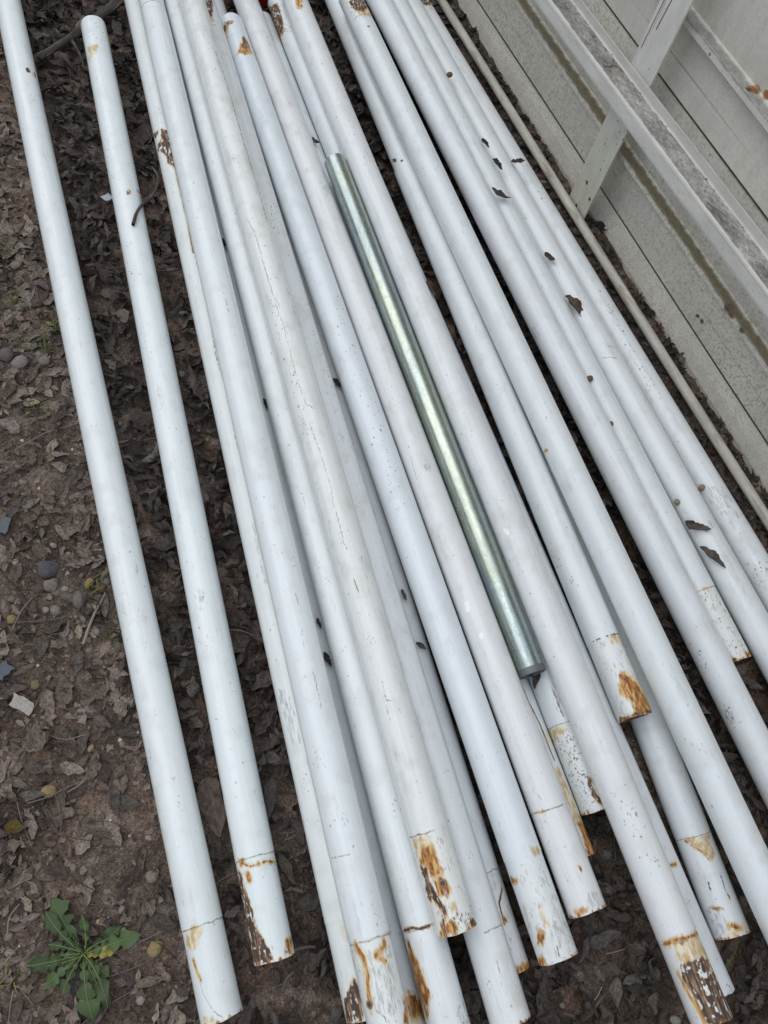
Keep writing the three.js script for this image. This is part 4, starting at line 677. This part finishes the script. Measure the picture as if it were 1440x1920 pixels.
{
  const b = thing('fallen_branch', 'dark bark-covered branch lying across the soil at the heads of the outer posts', 'branch', [0.067, 0, -1.86]), rel = (q) => q.map(([x, y, z]) => [x - 0.067, y, z + 1.86]);
  mesh('stem', stick(rel([[0.04, 0.012, -1.845], [0.067, 0.014, -1.86], [0.145, 0.022, -1.902], [0.237, 0.024, -1.971], [0.334, 0.02, -2.06], [0.4, 0.015, -2.13]]), 0.007, 0.0125, 40, 10, 0.25, 3), bark, b);
  mesh('side_shoot', stick(rel([[0.16, 0.024, -1.91], [0.17, 0.014, -1.85], [0.165, 0.006, -1.79]]), 0.004, 0.002, 12, 6, 0.2, 5), bark, b);
  const t = thing('twig', 'crooked dark twig hooked over the short post with the peeled foot', 'twig', [0.2, 0, -1.36]), rl = (q) => q.map(([x, y, z]) => [x - 0.2, y, z + 1.36]);
  mesh('stem', stick(rl([[0.147, 0.0635, -1.258], [0.163, 0.062, -1.29], [0.18, 0.052, -1.318], [0.213, 0.04, -1.355], [0.237, 0.03, -1.41], [0.238, 0.022, -1.445], [0.222, 0.014, -1.49]]), 0.0036, 0.0022, 34, 8, 0.3, 8), bark, t);
  mesh('side_shoot', stick(rl([[0.185, 0.05, -1.325], [0.186, 0.053, -1.345], [0.18, 0.056, -1.36]]), 0.0018, 0.0008, 6, 5, 0.2, 2), bark, t);
}
const stalkMats = ['#6b625a', '#8b8177', '#4c423b', '#9a9085'].map((c) => new THREE.MeshStandardMaterial({ color: c, roughness: 0.9 }));
TWIGS.forEach(([[ax, az], [bx, bz]], i) => { const mx = (ax + bx) / 2, mz = (az + bz) / 2, ya = groundH(ax, az), yb = groundH(bx, bz), thick = i === 3 || i === 6 || i === 7 || i === 8 || i === 15; const g = stick([[ax - mx, ya + 0.008, az - mz], [(R0() - 0.5) * 0.012, Math.max(ya, yb) + 0.011, (R0() - 0.5) * 0.012], [bx - mx, yb + 0.008, bz - mz]], thick ? 0.0028 : 0.0011, thick ? 0.002 : 0.0008, 14, 5, 0.2, i); const m = new THREE.Mesh(g, stalkMats[thick ? (i === 3 ? 3 : 0) : i % 4]); m.name = numbered('twig'); m.position.set(mx, 0, mz); m.castShadow = m.receiveShadow = true; scene.add(m); tag(m, `${thick ? 'short thick' : 'thin'} dry twig lying across the litter ${whereIs(mx, mz)}`, 'twig', 'dry twigs on the litter'); });
{
  const gs = []; for (let i = 0; i < 3000; i++) { const x = -0.6 + 1.8 * R0(), z = -2.2 + 2.8 * R0(), a = R0() * 6.28, l = 0.012 + 0.05 * R0() ** 2; if (!clearOfPosts(x, z, 0.012, 0.006) || x > 1.15) continue; const y = groundH(x, z) + 0.003 + 0.006 * R0(), c = Math.cos(a) * l, s = Math.sin(a) * l; const g = stick([[x - c, y - 0.002, z - s], [x + (R0() - 0.5) * l * 0.6, y + 0.005 * R0(), z + (R0() - 0.5) * l * 0.6], [x + c, y - 0.001, z + s]], 0.0006 + 0.0006 * R0(), 0.0004, 6, 3, 0, i); const k = 0.6 + 1.6 * R0() ** 2, n = g.attributes.position.count, col = new Float32Array(n * 3); for (let q = 0; q < n; q++) col.set([0.13 * k, 0.11 * k, 0.093 * k], q * 3); g.setAttribute('color', new THREE.BufferAttribute(col, 3)); gs.push(g); }
  const m = new THREE.Mesh(mergeGeometries(gs), new THREE.MeshStandardMaterial({ vertexColors: true, roughness: 0.9 })); m.name = 'stalk_litter'; m.castShadow = m.receiveShadow = true; scene.add(m); tag(m, 'fine dry stalks and rootlets strewn through the leaf litter', 'plant litter', null, 'stuff');
}
// seeds on the posts
SEEDS.forEach(([x, y, z, s], i) => { const m = new THREE.Mesh(stoneGeo(400 + i, 0.85, 0.14), new THREE.MeshStandardMaterial({ color: i > 2 ? 0x8b7a62 : 0x6d5138, roughness: 0.7 })); m.name = numbered('seed'); m.position.set(x, y + s * 0.3, z); m.scale.setScalar(s); m.rotation.set(R0() * 3, R0() * 3, 0); m.castShadow = m.receiveShadow = true; scene.add(m); tag(m, i > 2 ? 'pale round seed beside a curled leaf on the posts towards the gate' : 'round brown seed resting in a groove of the posts towards the gate', 'seed', 'seeds on the posts'); });
// scraps
function scrap(name, label, cat, x, z, sx, sy, sz, yaw, color, seed, rough = 0.8) { const g = new THREE.BoxGeometry(sx, sy, sz, 4, 1, 3), p = g.attributes.position; for (let i = 0; i < p.count; i++) { const a = p.getX(i), c = p.getZ(i); p.setX(i, a + (vn(c * 300 + seed, seed + p.getY(i)) - 0.5) * sx * 0.18); p.setZ(i, c + (vn(a * 300 + seed, seed * 2) - 0.5) * sz * 0.25); } g.computeVertexNormals(); const m = new THREE.Mesh(g, new THREE.MeshStandardMaterial({ color, map: stoneTex, roughness: rough })); m.name = numbered(name); m.position.set(x, groundH(x, z) + 0.006 + sy / 2, z); m.rotation.set(0.12, yaw, -0.1); m.castShadow = m.receiveShadow = true; scene.add(m); tag(m, label, cat); }
scrap('plaster_chip', 'whitish weathered rectangular chip lying on the soil', 'chip', -0.267, -0.376, 0.036, 0.008, 0.02, imgDir(25), 0xb9b4ad, 3);
scrap('slate_flake', 'blue-grey slate flake at the edge of the bare soil, near the whitish chip', 'stone', -0.283, -0.438, 0.026, 0.004, 0.02, 0.6, 0x646b78, 5);
scrap('slate_flake', 'blue-grey pointed slate flake beside a mossy grass tuft', 'stone', -0.232, -0.69, 0.03, 0.004, 0.016, 1.1, 0x6a6e76, 7);
scrap('paper_scrap', 'small white paper scrap touching the short post with the peeled foot', 'scrap', 0.121, -1.404, 0.02, 0.006, 0.016, 0.4, 0xc3cad2, 9);
scrap('plastic_scrap', 'tiny dark blue plastic scrap in the shade at the post feet', 'scrap', 0.533, 0.222, 0.014, 0.005, 0.009, 0.4, 0x16184a, 11, 0.4);
scrap('plastic_scrap', 'red plastic scrap among the post heads', 'scrap', 0.678, -1.99, 0.03, 0.05, 0.03, 0.4, 0xa01818, 12, 0.4);
// dandelion
{
  const d = thing('dandelion_plant', 'green dandelion rosette with toothed leaves on the bare soil', 'plant', [-0.259, groundH(-0.259, 0.007), 0.007]);
  const greens = ['#3b4f26', '#30421f', '#45582c', '#374422'].map((c) => new THREE.MeshStandardMaterial({ color: c, roughness: 0.6, side: THREE.DoubleSide })), rib = new THREE.MeshStandardMaterial({ color: 0x6b7d48, roughness: 0.6 }), yel = new THREE.MeshStandardMaterial({ color: 0x8d8038, roughness: 0.7, side: THREE.DoubleSide });
  const tips = [[-0.286, -0.074], [-0.3, -0.058], [-0.184, 0.009], [-0.221, 0.062], [-0.273, 0.084], [-0.33, -0.005], [-0.313, 0.022], [-0.218, -0.012], [-0.276, -0.036], [-0.218, 0.03], [-0.25, 0.05], [-0.325, 0.015], [-0.235, -0.03], [-0.29, -0.03], [-0.235, 0.045], [-0.3, 0.035], [-0.205, 0.0], [-0.245, 0.066], [-0.3, -0.015]];
  tips.forEach(([tx, tz], i) => {
    const dx = tx + 0.259, dz = tz - 0.007, len = Math.hypot(dx, dz) * 1.08, n = 44, pos = [], idx = [], mid = [], r = rng(i + 900), W = Math.max(0.011, len * (0.17 + 0.12 * r())), lift = len * (0.1 + 0.22 * r()), sw = (r() - 0.5) * 0.9;
    for (let k = 0; k <= n; k++) { const t = k / n, tooth = t < 0.7 ? 0.2 + 0.8 * Math.pow(Math.abs(Math.sin(t * Math.PI * (4.2 + (i % 3) * 0.6) + i * 0.7 + 0.6 * Math.sin(t * 11 + i))), 0.8) : 0.9 + 0.1 * Math.sin(t * 40 + i), env = t < 0.12 ? 0.12 : t < 0.8 ? 0.3 + 0.85 * (t - 0.12) / 0.68 : 1.15 * Math.pow(Math.max(0, 1 - (t - 0.8) / 0.2), 0.75), w = W * env * (t > 0.12 ? tooth : 1) * 0.62, x = t * len, y = 0.004 + lift * Math.sin(t * Math.PI * 0.8) * (0.75 - 0.15 * t); const back = (1 - tooth) * -0.0 - 0.1 * w; const zc = sw * len * t * t; pos.push(x + back, y + 0.12 * w + 0.003 * Math.sin(t * 20 + i), zc - w * (0.8 + 0.4 * vn(t * 9, i)), x, y, zc, x + back, y + 0.12 * w + 0.003 * Math.cos(t * 18 + i), zc + w * (0.8 + 0.4 * vn(t * 9 + 40, i))); mid.push([x, y + 0.0006, zc]); }
    for (let k = 0; k < n; k++) for (const o of [0, 1]) { const a = k * 3 + o; idx.push(a, a + 1, a + 3, a + 1, a + 4, a + 3); }
    const lf = mesh('leaf', geoFrom(pos, null, idx), i === 9 ? yel : greens[i % 4], d); lf.rotation.y = Math.atan2(-dz, dx); lf.position.y = 0.002 * (i % 4); mesh('midrib', stick(mid, 0.0008, 0.0004, 14, 5, 0, i), rib, lf);
  });
}
// grass tufts
{
  const gm = ['#5c6b2f', '#6b7838', '#4d5c28', '#8a8350'].map((c) => new THREE.MeshStandardMaterial({ color: c, roughness: 0.7, side: THREE.DoubleSide }));
  const where = ['among leaves beside the outermost post, upper of two', 'touching the outermost post near a pale stone', 'beside the pinkish pale stone', 'thin, half hidden under the outermost post', 'short, beside a ring-shaped seed husk', 'mossy, next to a slate flake', 'tucked under the outermost post below its scuff', 'by the yellow and brown pebbles', 'dry, beside the dandelion', 'at the soil edge by the upper posts', 'single, at the feet of the far posts', 'single, showing under the orange rusted cut end'];
  GRASS.forEach(([x, z], i) => {
    const n = i > 9 ? 3 : i < 3 ? 26 : 12, g = []; const r = rng(i * 77 + 5);
    for (let k = 0; k < n; k++) { const a = r() * 6.28, l = (i === 11 ? 0.05 : 0.016) + 0.02 * r(), w = 0.0008 + 0.0006 * r(), ox = (r() - 0.5) * 0.03, oz = (r() - 0.5) * 0.03, pos = [], idx = [], lean = 0.4 + 0.8 * r(); for (let q = 0; q <= 4; q++) { const t = q / 4, h = l * t * (1 - 0.35 * lean * t), o = l * lean * t * t, ww = w * (1 - t * 0.9); pos.push(ox + Math.cos(a) * o - Math.sin(a) * ww, h, oz + Math.sin(a) * o + Math.cos(a) * ww, ox + Math.cos(a) * o + Math.sin(a) * ww, h, oz + Math.sin(a) * o - Math.cos(a) * ww); } for (let q = 0; q < 4; q++) { const b = q * 2; idx.push(b, b + 1, b + 2, b + 1, b + 3, b + 2); } g.push(geoFrom(pos, null, idx)); }
    const m = new THREE.Mesh(mergeGeometries(g), gm[i === 8 ? 3 : i % 3]); m.name = numbered('grass_tuft'); m.position.set(x, groundH(x, z), z); m.castShadow = m.receiveShadow = true; scene.add(m); tag(m, `small green grass tuft ${where[i]}`, 'grass tuft');
  });
}
renderer.render(scene, camera);
